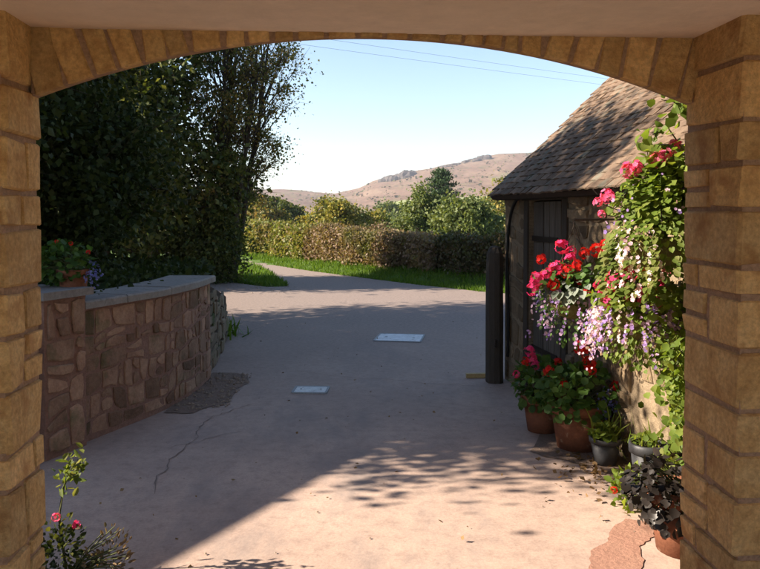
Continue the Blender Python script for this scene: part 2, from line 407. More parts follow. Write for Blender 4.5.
def fract_noise(x, y, s=1):
    return (math.sin(x * 1.7 / s + 1.3) * math.cos(y * 1.3 / s) + .5 * math.sin(x * 3.9 / s + y * 2.1 / s) + .25 * math.sin(x * 8.3 / s - y * 7.1 / s + 2)) / 1.75

# hedge line (plan) from near right to far left, and the road's far edge
HEDGE = [(12.5, 10.6), (7, 13.4), (2.5, 16.7), (-.8, 20.6), (-4.4, 26), (-9, 34)]
def hedge_y(x):
    return interp(sorted(HEDGE), x)

def terrain_h(x, y):
    near = -.03
    if y < 6 and abs(x) < 40: return near
    d = y - hedge_y(max(-9, min(12.5, x)))               # metres beyond the hedge
    bump = .26 * smooth(-1.9, -.3, d)
    r = math.hypot(x, y)
    far = 0
    if d > 0:
        fall = -3.6 * smooth(2, 60, d) + 3.8 * smooth(0, 40, d) * smooth(-1, -26, x - .02 * y)
        far = fall + (fract_noise(x, y, 14) * .5) * smooth(8, 60, d)
    return near + bump + far

def ground_sheet():
    xs = sorted(set([-1500, -900, -500, -300, -180, -120, -80, -60] + [round(-45 + i * 1.5, 2) for i in range(20)] + [round(-15 + i * .6, 2) for i in range(50)] + [round(15 + i * 1.5, 2) for i in range(20)] + [45, 60, 80, 120, 180, 300, 500, 900, 1500]))
    ys = sorted(set([-1500, -500, -150, -60, -30, -15, -6] + [round(0 + i * .6, 2) for i in range(75)] + [45 + i * 4 for i in range(20)] + [130, 150, 180, 220, 280, 350, 450, 600, 900, 1500, 2600]))
    mb = MB(); nx = len(xs)
    mb.v = [(x, y, terrain_h(x, y)) for y in ys for x in xs]
    mb.f = [(j * nx + i, j * nx + i + 1, (j + 1) * nx + i + 1, (j + 1) * nx + i) for j in range(len(ys) - 1) for i in range(nx - 1)]
    return tag(mb.build('ground', M['grass_ground'], smooth=True), 'grassy ground stretching away to the foot of the hill', kind='structure')
ground_sheet()

# driveway: yard under and beyond the arch, fork to the left, road round behind the grass corner
def ragged(outline, amp, seed=1, n=5):
    r_ = random.Random(seed); out = []
    for (x0, y0), (x1, y1) in zip(outline, outline[1:] + outline[:1]):
        for k in range(n): out.append((x0 + (x1 - x0) * k / n + r_.uniform(-amp, amp), y0 + (y1 - y0) * k / n + r_.uniform(-amp, amp)))
    return out
def sheet(name, outline, z, mat, parent=None, label=None, kind='structure', n=0):
    mb = MB()
    if parent: outline = ragged(outline, .007, len(name))
    mb.v = [(x, y, z) for x, y in outline]; mb.f = [tuple(range(len(outline)))]
    o = mb.build(name, mat, parent)
    if kind and not parent: tag(o, label, kind=kind)
    return o
YARD = [(-2.9, -9), (4, -9), (4.2, 3), (4.2, 7.6), (6, 8.2), (13, 6.2), (14, 9), (9, 11.2), (5, 12.9), (3.4, 13.8), (2.1, 14.8), (.8, 16.3), (-.5, 18.1), (-1.9, 20.1), (-3.2, 22.3),
        (-4.5, 25), (-8, 32), (-10, 31), (-6.2, 26), (-4.5, 23.7), (-3.6, 21.9), (-2.75, 19), (-2.3, 17.2), (-1.95, 15.9), (-2.4, 15.75), (-3.4, 16.8), (-5, 18.2), (-8, 19.6), (-14, 21), (-14, 15),
        (-8, 13.2), (-4, 11.6), (-2.5, 10.3), (-1.95, 9.4), (-1.85, 7.3), (-1.9, 6.9), (-2.05, 5.8), (-2.5, 4.4), (-2.9, 3.2)]
yard = sheet('driveway', YARD, 0.0, M['concrete'], label='pinkish concrete yard and driveway leading out from the archway')

# cracks in the concrete, and patches laid in it
def ribbon(pts, w, z, rnd):
    mb = MB(); L = []; Rr = []
    for i, (x, y) in enumerate(pts):
        a = pts[max(i - 1, 0)]; b = pts[min(i + 1, len(pts) - 1)]
        dx, dy = b[0] - a[0], b[1] - a[1]; l = math.hypot(dx, dy); ww = w * rnd.uniform(.4, 1.3) * (.25 if i in (0, len(pts) - 1) else 1)
        L.append((x - dy / l * ww, y + dx / l * ww, z)); Rr.append((x + dy / l * ww, y - dx / l * ww, z))
    mb.v = L + Rr; n = len(pts); mb.f = [(i, n + i, n + i + 1, i + 1) for i in range(n - 1)]
    return mb
rnd = random.Random(5)
def crack(p0, p1, wob, n=26, w=.007):
    pts = []; o = 0
    for i in range(n + 1):
        t = i / n; o += rnd.uniform(-1, 1) * wob; o *= .86
        dx, dy = p1[0] - p0[0], p1[1] - p0[1]; l = math.hypot(dx, dy)
        pts.append((p0[0] + dx * t - dy / l * o, p0[1] + dy * t + dx / l * o))
    ribbon(pts, w, .0045, rnd).build('crack', M['crack'], yard)
crack((-1.27, 4.15), (-1.35, 5.7), .03, 26, .0035); crack((-1.35, 5.68), (-1.05, 6.15), .03, 12, .003)
crack((-1.5, 4.9), (-1.0, 5.35), .03, 12, .0025)
crack((1.2, 6.6), (-.9, 7.4), .04, 30, .0025)
sheet('concrete_patch', [(.85, 2.9), (.93, 3.25), (.99, 3.44), (1.1, 3.55), (1.16, 3.68), (1.28, 3.82), (1.4, 3.76), (1.35, 3.6), (1.24, 3.5), (1.2, 3.32), (1.13, 3.2), (1.15, 2.9)], .004, M['patch'], yard)
sheet('soil_patch', [(-1.72, 5.85), (-1.5, 5.82), (-1.42, 6.0), (-1.3, 6.08), (-1.27, 6.4), (-1.3, 6.62), (-1.22, 6.9), (-1.3, 7.2), (-1.42, 7.3), (-1.66, 7.32), (-1.75, 6.6)], .005, M['soil_dry'], yard)
sheet('soil_strip', [(1.0, 4.9), (1.08, 4.78), (1.17, 4.74), (1.24, 4.66), (1.36, 4.6), (1.40, 4.46), (1.47, 4.38), (1.46, 4.2), (1.55, 4.05), (1.56, 3.9), (1.64, 3.7), (1.9, 3.4), (1.9, 5.2), (1.25, 5.5)], .0045, M['soil_dry'], yard)

# steel covers let into the drive
def cover(name, label, c, w, d, rz):
    t = thing(name, label, 'drain cover', (c[0], c[1], 0), rz, 'steel covers in the driveway')
    f = MB(); b = .018
    for x, y, dx, dy in ((0, d / 2, w, b), (0, -d / 2, w, b), (w / 2, 0, b, d - b), (-w / 2, 0, b, d - b)): f.box((x, y, .006), (dx, dy, .012))
    f.build('frame', M['dull_steel'], t)
    MB().box((0, 0, .005), (w - b - .006, d - b - .006, .009)).build('plate', M['steel'], t)
    for x in (-.3, .3):
        MB().box((x * w, .05 * d, .0105), (.05 * w, .02, .004)).build('lift_slot', M['dull_steel'], t)
    return t
cover('drain_cover', 'wide pale steel cover set in the driveway, farther of the two', (.25, 9.35), .58, .55, R(-9))
cover('drain_cover', 'small pale steel cover set in the driveway, nearer of the two', (-.62, 6.6), .30, .24, R(-3))

# ridge of the hill, real distance 900 m, with a nearer shoulder
RIDGE = [(-.75, .022), (-.45, .03), (-.25, .028), (-.13, .03), (-.06, .026), (-.035, .030), (-.01, .041), (.03, .052), (.08, .063), (.13, .071), (.17, .078), (.21, .081), (.30, .084), (.45, .085), (.75, .07)]
def hill():
    mb = MB(); us = [-.75 + 1.5 * i / 150 for i in range(151)]; ts = [i / 40 for i in range(52)]
    for t in ts:
        y = 330 + 620 * t
        for u in us:
            x = u * y
            h = interp(RIDGE, u) * 950 + 1.6
            if t <= 1: z = -9 + (h + 9) * (t ** 1.25 * .86 + .14 * t)
            else: z = h - (t - 1) * 70
            z += (fract_noise(x, y, 40) * 2.2 + fract_noise(x + 50, y, 13) * .8) * min(1, t * 3) * (1 if t <= 1 else .4)
            mb.v.append((x, y, z))
    n = len(us)
    mb.f = [(j * n + i, j * n + i + 1, (j + 1) * n + i + 1, (j + 1) * n + i) for j in range(len(ts) - 1) for i in range(n - 1)]
    return tag(mb.build('hill', M['hill'], smooth=True), 'brown bracken covered hill rising behind the valley', kind='structure')
hill()

def hill_z(u, t):
    h = interp(RIDGE, u) * 950 + 1.6
    return -9 + (h + 9) * (t ** 1.25 * .86 + .14 * t)

def crag(label, u0, u1, t, hgt, seed, n):
    r = random.Random(seed); y = 330 + 620 * t; o = thing('rock_outcrop', label, 'rock', ((u0 + u1) / 2 * y, y, hill_z((u0 + u1) / 2, t) - 3), 0, 'rocky tors on the hill')
    for k in range(n):
        f = (k + .5) / n; u = u0 + (u1 - u0) * f + r.uniform(-.2, .2) * (u1 - u0) / n
        env = .15 + .85 * f ** 1.1 if f < .8 else .75
        w = (u1 - u0) * y / n * r.uniform(1.9, 3.0); h = hgt * (.3 + .7 * env) * r.uniform(.75, 1.1)
        mb = MB(); m = 9; V = []
        for ring, (rr, zz) in enumerate(((1, -3), (1.02, .0), (.92, .45), (.62, .85), (.2, 1.0))):
            for j in range(m):
                a = 2 * math.pi * j / m; q = rr * r.uniform(.78, 1.2)
                V.append((w * .6 * q * math.cos(a), w * .5 * q * math.sin(a), (zz if zz > 0 else zz / h * 2) * h * r.uniform(.9, 1.08)))
        F = [(i * m + j, i * m + (j + 1) % m, (i + 1) * m + (j + 1) % m, (i + 1) * m + j) for i in range(4) for j in range(m)] + [tuple(4 * m + j for j in range(m))]
        mb.add(V, F)
        tt = t + r.uniform(-.02, .02); yy = 330 + 620 * tt
        mb.build('boulder', M['rock'], o, loc=(u * yy - o.location.x, yy - o.location.y, hill_z(u, tt) - o.location.z))
crag('long dark rocky crag on the hill shoulder', .003, .046, .90, 9, 3, 9)
crag('small jagged rock tor near the hilltop', .117, .148, .97, 6.5, 8, 6)
crag('low scatter of rocks on the hill ridge', .085, .108, .95, 2.6, 12, 5)

_g = np.random.default_rng(300); _n = 3200; _P = []; _u = _g.uniform(-.12, .26, _n); _t = _g.uniform(.12, .99, _n)
for a_, b_ in zip(_u, _t):
    if fract_noise(a_ * 60, b_ * 9, 1) < -.05: continue
    y_ = 330 + 620 * b_; x_ = a_ * y_; _P.append((x_, y_, hill_z(a_, b_) + (fract_noise(x_, y_, 40) * 2.2 + fract_noise(x_ + 50, y_, 13) * .8) * min(1, b_ * 3) - .3))
_n = len(_P)
tag(scatter('hill_scrub', T_ROUND, np.array(_P), _g.uniform(.8, 2.9, _n), M['lf_scrub'], D=_g.normal(size=(_n, 3)) * np.array([1, .6, .25]) + np.array([0, 0, .35]), Nrm=_g.normal(size=(_n, 3)) * .35 + np.array([-.2, -.5, .8]), rng=_g), 'scattered gorse and bracken clumps over the hillside', kind='stuff')
# pale green field and stubble beyond the hedge
def draped(name, quad, mat, label, zoff, n=24):
    mb = MB(); (a, b, c, d) = [Vector((*q, 0)) for q in quad]
    for j in range(n + 1):
        for i in range(n + 1):
            p = a.lerp(b, i / n).lerp(d.lerp(c, i / n), j / n)
            mb.v.append((p.x, p.y, terrain_h(p.x, p.y) + zoff))
    mb.f = [(j * (n + 1) + i, j * (n + 1) + i + 1, (j + 1) * (n + 1) + i + 1, (j + 1) * (n + 1) + i) for j in range(n) for i in range(n)]
    return tag(mb.build(name, mat, smooth=True), label, kind='structure')
draped('stubble_field', [(-2.5, 27), (3.5, 24), (-6, 48), (-40, 60)], M['stubble'], 'pale stubble field just behind the hedge', .06)
def field_on_hill():
    mb = MB(); n = 16
    for j in range(n + 1):
        for i in range(n + 1):
            u = .0 + .18 * i / n; t = .17 + .17 * j / n + .02 * math.sin(i * .5); y = 330 + 620 * t
            x = u * y
            mb.v.append((x, y, hill_z(u, t) + (fract_noise(x, y, 40) * 2.2 + fract_noise(x + 50, y, 13) * .8) * min(1, t * 3) + 1.4))
    mb.f = [(j * (n + 1) + i, j * (n + 1) + i + 1, (j + 1) * (n + 1) + i + 1, (j + 1) * (n + 1) + i) for j in range(n) for i in range(n)]
    return tag(mb.build('field', M['field'], smooth=True), 'pale green field at the foot of the hill', kind='structure')
field_on_hill()

# garden bank behind the wall on the left
WALL = [(-2.34, 4.35), (-2.16, 4.8), (-1.95, 5.35), (-1.75, 5.9), (-1.65, 6.45), (-1.63, 7.08)]
DRY = [(-1.67, 7.12), (-1.74, 7.8), (-1.83, 8.5), (-1.93, 9.25)]
def curve(pts, n=60):
    P = [Vector((*p, 0)) for p in pts]; P = [P[0] * 2 - P[1]] + P + [P[-1] * 2 - P[-2]]; out = []
    segs = len(P) - 3
    for k in range(n + 1):
        f = k / n * segs; i = min(int(f), segs - 1); t = f - i; a, b, c, d = P[i:i + 4]
        out.append(.5 * ((2 * b) + (c - a) * t + (2 * a - 5 * b + 4 * c - d) * t * t + (3 * b - a - 3 * c + d) * t ** 3))
    L = [0]
    for p, q in zip(out, out[1:]): L.append(L[-1] + (q - p).length)
    return out, L
def on_curve(cl, s):
    out, L = cl; s = max(0, min(L[-1] - 1e-6, s))
    for i in range(len(L) - 1):
        if s <= L[i + 1]:
            t = (s - L[i]) / (L[i + 1] - L[i]); p = out[i].lerp(out[i + 1], t)
            d0 = (out[min(i + 1, len(out) - 1)] - out[max(i - 1, 0)]).normalized(); d1 = (out[min(i + 2, len(out) - 1)] - out[i]).normalized()
            d = d0.lerp(d1, t).normalized(); return p, d, Vector((d.y, -d.x, 0))
CW, CD = curve(WALL), curve(DRY, 30)

def bank():
    mb = MB(); rows = []
    line = [on_curve(CW, CW[1][-1] * k / 12) for k in range(13)] + [on_curve(CD, CD[1][-1] * k / 8) for k in range(1, 9)]
    offs = [.2, .5, 1.0, 1.7, 2.6, 3.8, 5.5, 8, 12]
    r = random.Random(4)
    for k, (p, d, nrm) in enumerate(line):
        row = []
        for o in offs:
            x = p.x - o; y = p.y + (o * .28 if k > 12 else o * .02)
            top = .80 + .10 * o ** .7 + .05 * fract_noise(x, y, .5) * min(1, o)
            row.append((x, y, top * (1 - .0 * k)))
        rows.append(row)
    last = rows[-1]
    rows.append([(x - .15, y + .35, z * .5) for x, y, z in last]); rows.append([(x - .3, y + .8, -.06) for x, y, z in last])
    first = rows[0]; rows.insert(0, [(x, y - .3, -.06) for x, y, z in first])
    n = len(offs); mb.v = [v for r_ in rows for v in r_]
    mb.f = [(j * n + i, (j + 1) * n + i, (j + 1) * n + i + 1, j * n + i + 1) for j in range(len(rows) - 1) for i in range(n - 1)]
    return tag(mb.build('bank', M['bank_earth'], smooth=True), 'raised earth bank under the trees behind the stone wall', kind='structure')
bank()

# ================================================================== ARCHWAY
AN = R(3.87)
an = Vector((-math.sin(AN), math.cos(AN), 0)); ar = Vector((math.cos(AN), math.sin(AN), 0))
def AP(s, d, z): v = ar * s + an * d; return (v.x, v.y, z)
SL, SR, DN = -1.15, 1.49, 2.95
ZC = 2.31
arch = thing('stone_archway', 'ochre sandstone archway with plastered ceiling framing the whole view', 'archway', (0, 0, 0), 0)
STONES = [unit_stone(40 + k, M['sandstone']) for k in range(6)]

def block(parent, s0, s1, d0, d1, z0, z1, rnd):
    o = bpy.data.objects.new('stone', STONES[rnd.randrange(6)])
    o.location = AP((s0 + s1) / 2, (d0 + d1) / 2, (z0 + z1) / 2); o.scale = (abs(s1 - s0), abs(d1 - d0), z1 - z0)
    o.rotation_euler = (rnd.uniform(-.012, .012), rnd.uniform(-.012, .012), AN + rnd.uniform(-.02, .02)); link(o, parent)

def pier(s_in, sgn, d0, d1, seed, courses):
    """square pier: s_in inner face, sgn outward direction, d0 near face, d1 far face"""
    rnd = random.Random(seed); W = .62; j = .0115
    mb = MB(); c = AP(s_in + sgn * (W / 2 + .008), (d0 + d1) / 2, ZC / 2 + .05)
    mb.box(c, (W - .008, d1 - d0 - .016, ZC + .1), AN); pr = mb.build('pillar', M['mortar'], arch)
    z = 0.0; k = 0; dd = d1 - d0
    S = lambda o: s_in + sgn * o
    while z < ZC - .01:
        h = courses[k % len(courses)] * rnd.uniform(.92, 1.08)
        if ZC - z - h < .1: h = ZC - z + .03
        z1 = z + h; zz0, zz1 = z + j, z1 - j
        pat = (0, 2, 1, 0, 2, 1, 0)[(k + seed) % 7] if h > .15 else rnd.choice((1, 4))
        b = rnd.uniform(.2, .42)
        if pat == 0:                                    # one block through the whole reveal
            block(pr, S(0), S(b), d0, d1, zz0, zz1, rnd)
        elif pat in (1, 4):                             # corner block and a closer
            f = rnd.uniform(.52, .74) if k % 2 else rnd.uniform(.3, .5)
            block(pr, S(0), S(b), d0, d0 + dd * f - j, zz0, zz1, rnd)
            block(pr, S(rnd.uniform(-.003, .004)), S(.2), d0 + dd * f + j, d1, zz0, zz1, rnd)
        elif pat == 2:                                  # small snecks stacked beside a large block
            f = rnd.uniform(.5, .66); zm = z + h * rnd.uniform(.38, .6)
            block(pr, S(0), S(b), d0, d0 + dd * f - j, zz0, zz1, rnd)
            block(pr, S(.002), S(.2), d0 + dd * f + j, d1, zz0, zm - j, rnd); block(pr, S(-.002), S(.2), d0 + dd * f + j, d1, zm + j, zz1, rnd)
        else:
            f = rnd.uniform(.26, .34); g = rnd.uniform(.55, .68)
            block(pr, S(0), S(b), d0, d0 + dd * f - j, zz0, zz1, rnd); block(pr, S(.003), S(.2), d0 + dd * f + j, d0 + dd * g - j, zz0, zz1, rnd); block(pr, S(-.002), S(.2), d0 + dd * g + j, d1, zz0, zz1, rnd)
        if b < .5: block(pr, S(b + 2 * j), S(W), d0 + rnd.uniform(-.003, .004), d0 + .2, zz0, zz1, rnd)
        z = z1; k += 1
pier(SL, -1, 2.71, 3.035, 3, [.19, .16, .23, .13, .21])
pier(SR, 1, 2.60, 3.035, 9, [.21, .12, .23, .17, .15, .22])

def arch_ring():
    rnd = random.Random(2)
    half = (SR - SL) / 2; mid = (SR + SL) / 2; zs, zc = 2.045, ZC - .012; rise = zc - zs
    Rr = (half * half + rise * rise) / (2 * rise); z0 = zc - Rr; amax = math.asin(half / Rr)
    D0, D1 = DN, 3.03; top = ZC + .12
    # mortar body
    mb = MB(); n = 40; V = []
    for i in range(n + 1):
        a = -amax + 2 * amax * i / n; s = mid + (Rr + .004) * math.sin(a); zb = z0 + (Rr + .004) * math.cos(a)
        for d in (D0 + .008, D1 - .008): V += [AP(s, d, zb), AP(s, d, top)]
    F = []
    for i in range(n):
        b = 4 * i; F += [(b, b + 4, b + 5, b + 1), (b + 2, b + 3, b + 7, b + 6), (b, b + 2, b + 6, b + 4), (b + 1, b + 5, b + 7, b + 3)]
    ring = mb.add(V, F).build('arch_ring', M['mortar'], arch)
    a = -amax + .002
    while a < amax - .012:
        da = rnd.uniform(.07, .135) / Rr; g = .008 / Rr; a1 = min(a + da, amax)
        tl = rnd.uniform(-.16, .16); o = rnd.uniform(-.004, .003); low = rnd.uniform(-.0015, .0015)
        def pt(ang, rad, d, ins=0):
            lean = tl * (rad - Rr)
            return AP(mid + rad * math.sin(ang) + lean, d, z0 + rad * math.cos(ang))
        def rtop(ang): return (top - .03 - z0) / math.cos(ang)
        i0, i1 = a + g * rnd.uniform(.7, 1.5), a1 - g * rnd.uniform(.7, 1.5); am = (i0 + i1) / 2; bv = .006
        V = []
        for d, e in ((D0 + .008 + o, 0), (D0 + o, bv), (D1 - bv, bv), (D1, 2 * bv)):
            ea = e / Rr
            V += [pt(i0 + ea, Rr + low + e, d), pt(am, Rr + low + e, d), pt(i1 - ea, Rr + low + e, d), pt(i1 - ea, rtop(i1), d), pt(i0 + ea, rtop(i0), d)]
        m = 5
        F = [tuple(range(m)), tuple(3 * m + k for k in range(m - 1, -1, -1))]
        F[0] = tuple(m + k for k in range(m))           # front face is the inset ring
        F += [(k, (k + 1) % m, m + (k + 1) % m, m + k) for k in range(m)]
        F += [(k, 2 * m + k, 2 * m + (k + 1) % m, (k + 1) % m) for k in range(m)] + [(2 * m + k, 3 * m + k, 3 * m + (k + 1) % m, 2 * m + (k + 1) % m) for k in range(m)]
        MB().add(V, F).build('stone', M['sandstone'], ring)
        a = a1
arch_ring()

# ceiling slab (slightly sagging plaster), outer wall above, side walls of the passage; unseen storey and roof added to block sky
mb = MB(); n = 14
for j in range(n + 1):
    for i in range(n + 1):
        s = -2.1 + 4.5 * i / n; d = -.8 + (DN + .02 + .8) * j / n
        mb.v.append(AP(s, d, ZC + .006 * fract_noise(s, d, .8)))
nb = len(mb.v)
mb.v += [(x, y, ZC + .16) for x, y, z in mb.v]
mb.f = [(j * (n + 1) + i, (j + 1) * (n + 1) + i, (j + 1) * (n + 1) + i + 1, j * (n + 1) + i + 1) for j in range(n) for i in range(n)]
mb.f += [(nb + j * (n + 1) + i, nb + j * (n + 1) + i + 1, nb + (j + 1) * (n + 1) + i + 1, nb + (j + 1) * (n + 1) + i) for j in range(n) for i in range(n)]
mb.build('ceiling', M['plaster'], arch, smooth=True)
MB().box(AP(.17, 2.99, ZC + .3), (3.95, .07, .30), AN).build('upper_wall', M['sandstone'], arch)
MB().box(AP(SL - .82, .95, 1.2), (.2, 3.5, 2.4), AN).build('side_wall', M['plaster'], arch)
MB().box(AP(SR + .80, 1.9, 1.2), (.2, 1.6, 2.4), AN).build('side_wall', M['plaster'], arch)
MB().box(AP(.6, 1.1, 4.45), (5.4, 3.8, 3.6), AN).build('sky_block_storey', M['shed_render'], arch)  # unseen mass added to cut sky light on the yard
rv = [AP(a, b, c) for a in (-2.4, 3.6) for b, c in ((3.25, 6.2), (1.1, 7.8), (-1.05, 6.2), (-1.05, 6.1), (1.1, 7.68), (3.25, 6.1))]
MB().add(rv, [(0, 1, 4, 5), (1, 2, 3, 4), (11, 10, 7, 6), (10, 9, 8, 7), (0, 6, 7, 1), (1, 7, 8, 2), (2, 8, 9, 3), (3, 9, 10, 4), (4, 10, 11, 5), (5, 11, 6, 0)]).build('roof', M['tile'], arch)  # unseen roof capping the added storey

# ================================================================== GARDEN WALL (left)
rnd = random.Random(21)
HW = .93
gw = thing('garden_wall', 'curved rubble stone garden wall with flat grey coping, left of the drive', 'wall', (0, 0, 0))
def wall_core(cl, thick, h, inset=.0):
    mb = MB(); n = 40; V = []
    for k in range(n + 1):
        p, d, nr = on_curve(cl, cl[1][-1] * k / n); hh = h(k / n) if callable(h) else h
        a = p - nr * inset; b = p - nr * thick
        V += [(a.x, a.y, -.05), (a.x, a.y, hh), (b.x, b.y, hh), (b.x, b.y, -.05)]
    F = []
    for k in range(n):
        b = 4 * k; F += [(b, b + 4, b + 5, b + 1), (b + 1, b + 5, b + 6, b + 2), (b + 2, b + 6, b + 7, b + 3)]
    F += [(0, 1, 2, 3), (4 * n + 3, 4 * n + 2, 4 * n + 1, 4 * n)]
    return mb.add(V, F)
core = wall_core(CW, .36, HW).build('mortar_core', M['wall_mortar'], gw)
def fn_wall(cl):
    def f(s, z, d):
        p, t, nr = on_curve(cl, s); q = p + nr * d; return (q.x, q.y, z)
    return f
lay_stones(gw, rubble_cells(.02, CW[1][-1] - .01, .03, HW - .01, .155, .105, rnd, .009), fn_wall(CW), M['rubble'], rnd, .009)
# coping slabs
s = .77; L = CW[1][-1]
while s < L + .02:
    s1 = min(s + rnd.uniform(.42, .6), L + .03)
    if L + .03 - s1 < .2: s1 = L + .03
    mb = MB(); V = []; m = 6; z0, z1 = HW + .003, HW + .062 + rnd.uniform(-.004, .004)
    for k in range(m + 1):
        sk = s + .004 + (s1 - s - .008) * k / m; p, d, nr = on_curve(CW, sk); p = p + d * max(0, sk - L)
        a = p + nr * (.045 + rnd.uniform(-.004, .004)); b = p - nr * .40
        V += [(a.x, a.y, z0), (a.x, a.y, z1 - .012), (a.x - nr.x * .012, a.y - nr.y * .012, z1), (b.x, b.y, z1), (b.x, b.y, z0)]
    F = []
    for k in range(m):
        b = 5 * k; F += [(b + i, b + 5 + i, b + 5 + (i + 1) % 5, b + (i + 1) % 5) for i in range(5)]
    F += [(0, 1, 2, 3, 4), tuple(5 * m + i for i in (4, 3, 2, 1, 0))]
    MB().add(V, F).build('coping_slab', M['coping'], gw); s = s1
# end pier of the wall, half hidden by the arch pillar
p0, d0, n0 = on_curve(CW, .58)
ang = math.atan2(d0.y, d0.x)
pc = p0 - n0 * .15
pi_ = MB().box((pc.x, pc.y, .51), (.36, .40, 1.04), ang).build('pier', M['wall_mortar'], gw)
def fn_pier(s_, z, d):
    q = pc - d0 * .18 + d0 * s_ + n0 * (.20 + d); return (q.x, q.y, z)
lay_stones(pi_, rubble_cells(.01, .35, .03, 1.02, .18, .19, rnd, .012), fn_pier, M['rubble'], rnd, .016)
MB().box((pc.x, pc.y, 1.062), (.44, .48, .05), ang).build('pier_cap', M['coping'], gw)

# older dry-stone stretch behind it
dw = thing('dry_stone_wall', 'low mossy dry stone wall continuing beyond the coped wall', 'wall')
def hdry(f): return .90 - .36 * f
wall_core(CD, .34, hdry).build('core', M['soil'], dw)
cells = [c for c in rubble_cells(.01, CD[1][-1] - .01, .0, .9, .22, .12, rnd, .008) if c[0][1] < hdry(c[0][0] / CD[1][-1]) - .03]
lay_stones(dw, cells, fn_wall(CD), M['dry_stone'], rnd, .02)

# ================================================================== SHED (right)
WX, WY = 1.58, 4.75
sd = Vector((-.165, 1, 0)).normalized()               # along the front, away from the camera
sn = Vector((-sd.y, sd.x, 0))                          # out of the front wall, towards the drive
def SP(s, o, z):                                       # s metres from the near corner, o out of the wall
    q = Vector((WX, WY, 0)) + sd * (s - 1.35) + sn * o; return (q.x, q.y, z)
SLEN = 3.7; EAVE = 1.80; DEP = 4.4; PITCH = R(43)
sang = math.atan2(sd.y, sd.x)
shed = thing('stone_shed', 'old stone shed with tiled roof and plank door, right of the drive', 'shed')
rnd = random.Random(31)
DOOR0, DOOR1, DTOP = 2.33, 3.07, 1.70
# wall core with the doorway left open
def sbox(mb, s0, s1, o0, o1, z0, z1):
    V = [SP(s, o, z) for s in (s0, s1) for o in (o0, o1) for z in (z0, z1)]
    return mb.add(V, [(0, 1, 3, 2), (4, 6, 7, 5), (0, 4, 5, 1), (2, 3, 7, 6), (0, 2, 6, 4), (1, 5, 7, 3)])
wm = MB()
sbox(wm, 0, DOOR0, -.4, 0, -.05, EAVE); sbox(wm, DOOR1, SLEN, -.4, 0, -.05, EAVE); sbox(wm, DOOR0 - .002, DOOR1 + .002, -.398, -.002, DTOP, EAVE - .002)
wall = wm.build('front_wall', M['shed_render'], shed)
g = MB()
for s0, s1 in ((.003, .4), (SLEN - .4, SLEN - .003)):
    zr = EAVE + math.tan(PITCH) * DEP / 2
    V = [SP(s, o, z) for s in (s0, s1) for o, z in ((-.403, -.05), (-DEP, -.05), (-DEP, EAVE - .03), (-DEP / 2, zr - .08), (-.403, EAVE + .25))]
    g.add(V, [(0, 1, 2, 3, 4), (9, 8, 7, 6, 5)] + [(i, 5 + i, 5 + (i + 1) % 5, (i + 1) % 5) for i in range(5)])
sbox(g, .4, SLEN - .4, -DEP, -DEP + .4, -.05, EAVE)
g.build('gable_wall', M['shed_render'], shed)
fs = lambda s, z, d: SP(s, d, z)
lay_stones(wall, rubble_cells(.02, 1.25, .55, EAVE - .02, .30, .2, rnd, .02), fs, M['shed_stone'], rnd, .012)
lay_stones(wall, rubble_cells(1.25, DOOR0 - .1, .02, EAVE - .02, .26, .15, rnd, .014), fs, M['shed_stone'], rnd, .02)
lay_stones(wall, rubble_cells(DOOR1 + .1, SLEN - .01, .02, EAVE - .02, .26, .17, rnd, .016), fs, M['shed_stone'], rnd, .014)
# door frame, planks, hinges
fr = MB(); 
for s0, s1 in ((DOOR0 - .09, DOOR0), (DOOR1, DOOR1 + .09)): sbox(fr, s0, s1, -.12, .018, 0, DTOP)
sbox(fr, DOOR0 - .13, DOOR1 + .13, -.12, .022, DTOP + .001, DTOP + .09)
fr.build('door_frame', M['dark_wood'], shed)
dr = sbox(MB(), DOOR0 + .003, DOOR1 - .003, -.075, -.06, .04, DTOP - .01).build('door', M['dark_wood'], shed)
npk = 6; pw = (DOOR1 - DOOR0 - .01) / npk
for k in range(npk):
    s0 = DOOR0 + .005 + k * pw
    sbox(MB(), s0 + .007, s0 + pw - .007, -.058, -.034 + rnd.uniform(-.004, .004), .05 + rnd.uniform(0, .03), DTOP - .015).build('plank', M['old_wood'], dr)
for z in (.4, 1.35):
    sbox(MB(), DOOR0 + .18, DOOR1 - .01, -.03, -.022, z, z + .045).build('hinge_strap', M['iron'], dr)
sbox(MB(), DOOR0 + .05, DOOR0 + .12, -.03, -.005, .88, 1.0).build('latch', M['iron'], dr)
# roof: deck and tiles
upd = (-sn) * math.cos(PITCH) + Vector((0, 0, math.sin(PITCH))); nrmr = sn * math.sin(PITCH) + Vector((0, 0, math.cos(PITCH)))
OVER = .16
def RP(s, l, h):                                       # s along eaves, l up the slope, h above the deck
    q = Vector(SP(s, OVER, EAVE + .02 - OVER * math.tan(PITCH) * .55)) + upd * l + nrmr * h; return q
SLOPE = (DEP / 2 + OVER) / math.cos(PITCH)
dk = MB(); V = [RP(s, l, h) for s in (-.12, SLEN + .08) for l in (.03, SLOPE) for h in (-.06, -.012)]
dk.add(V, [(0, 1, 3, 2), (4, 6, 7, 5), (0, 4, 5, 1), (2, 3, 7, 6), (0, 2, 6, 4), (1, 5, 7, 3)])
rt = RP(0, SLOPE, -.012) - Vector(SP(0, -DEP / 2, 0)); zr = RP(0, SLOPE, -.012).z
V = [SP(s, o, z) for s in (-.12, SLEN + .08) for o, z in ((-DEP / 2, zr), (-DEP - .2, EAVE - .1), (-DEP - .2, EAVE - .16), (-DEP / 2, zr - .07))]
dk.add(V, [(0, 1, 2, 3), (7, 6, 5, 4), (0, 4, 5, 1), (1, 5, 6, 2), (2, 6, 7, 3), (3, 7, 4, 0)])
roof = dk.build('roof', M['deck'], shed)
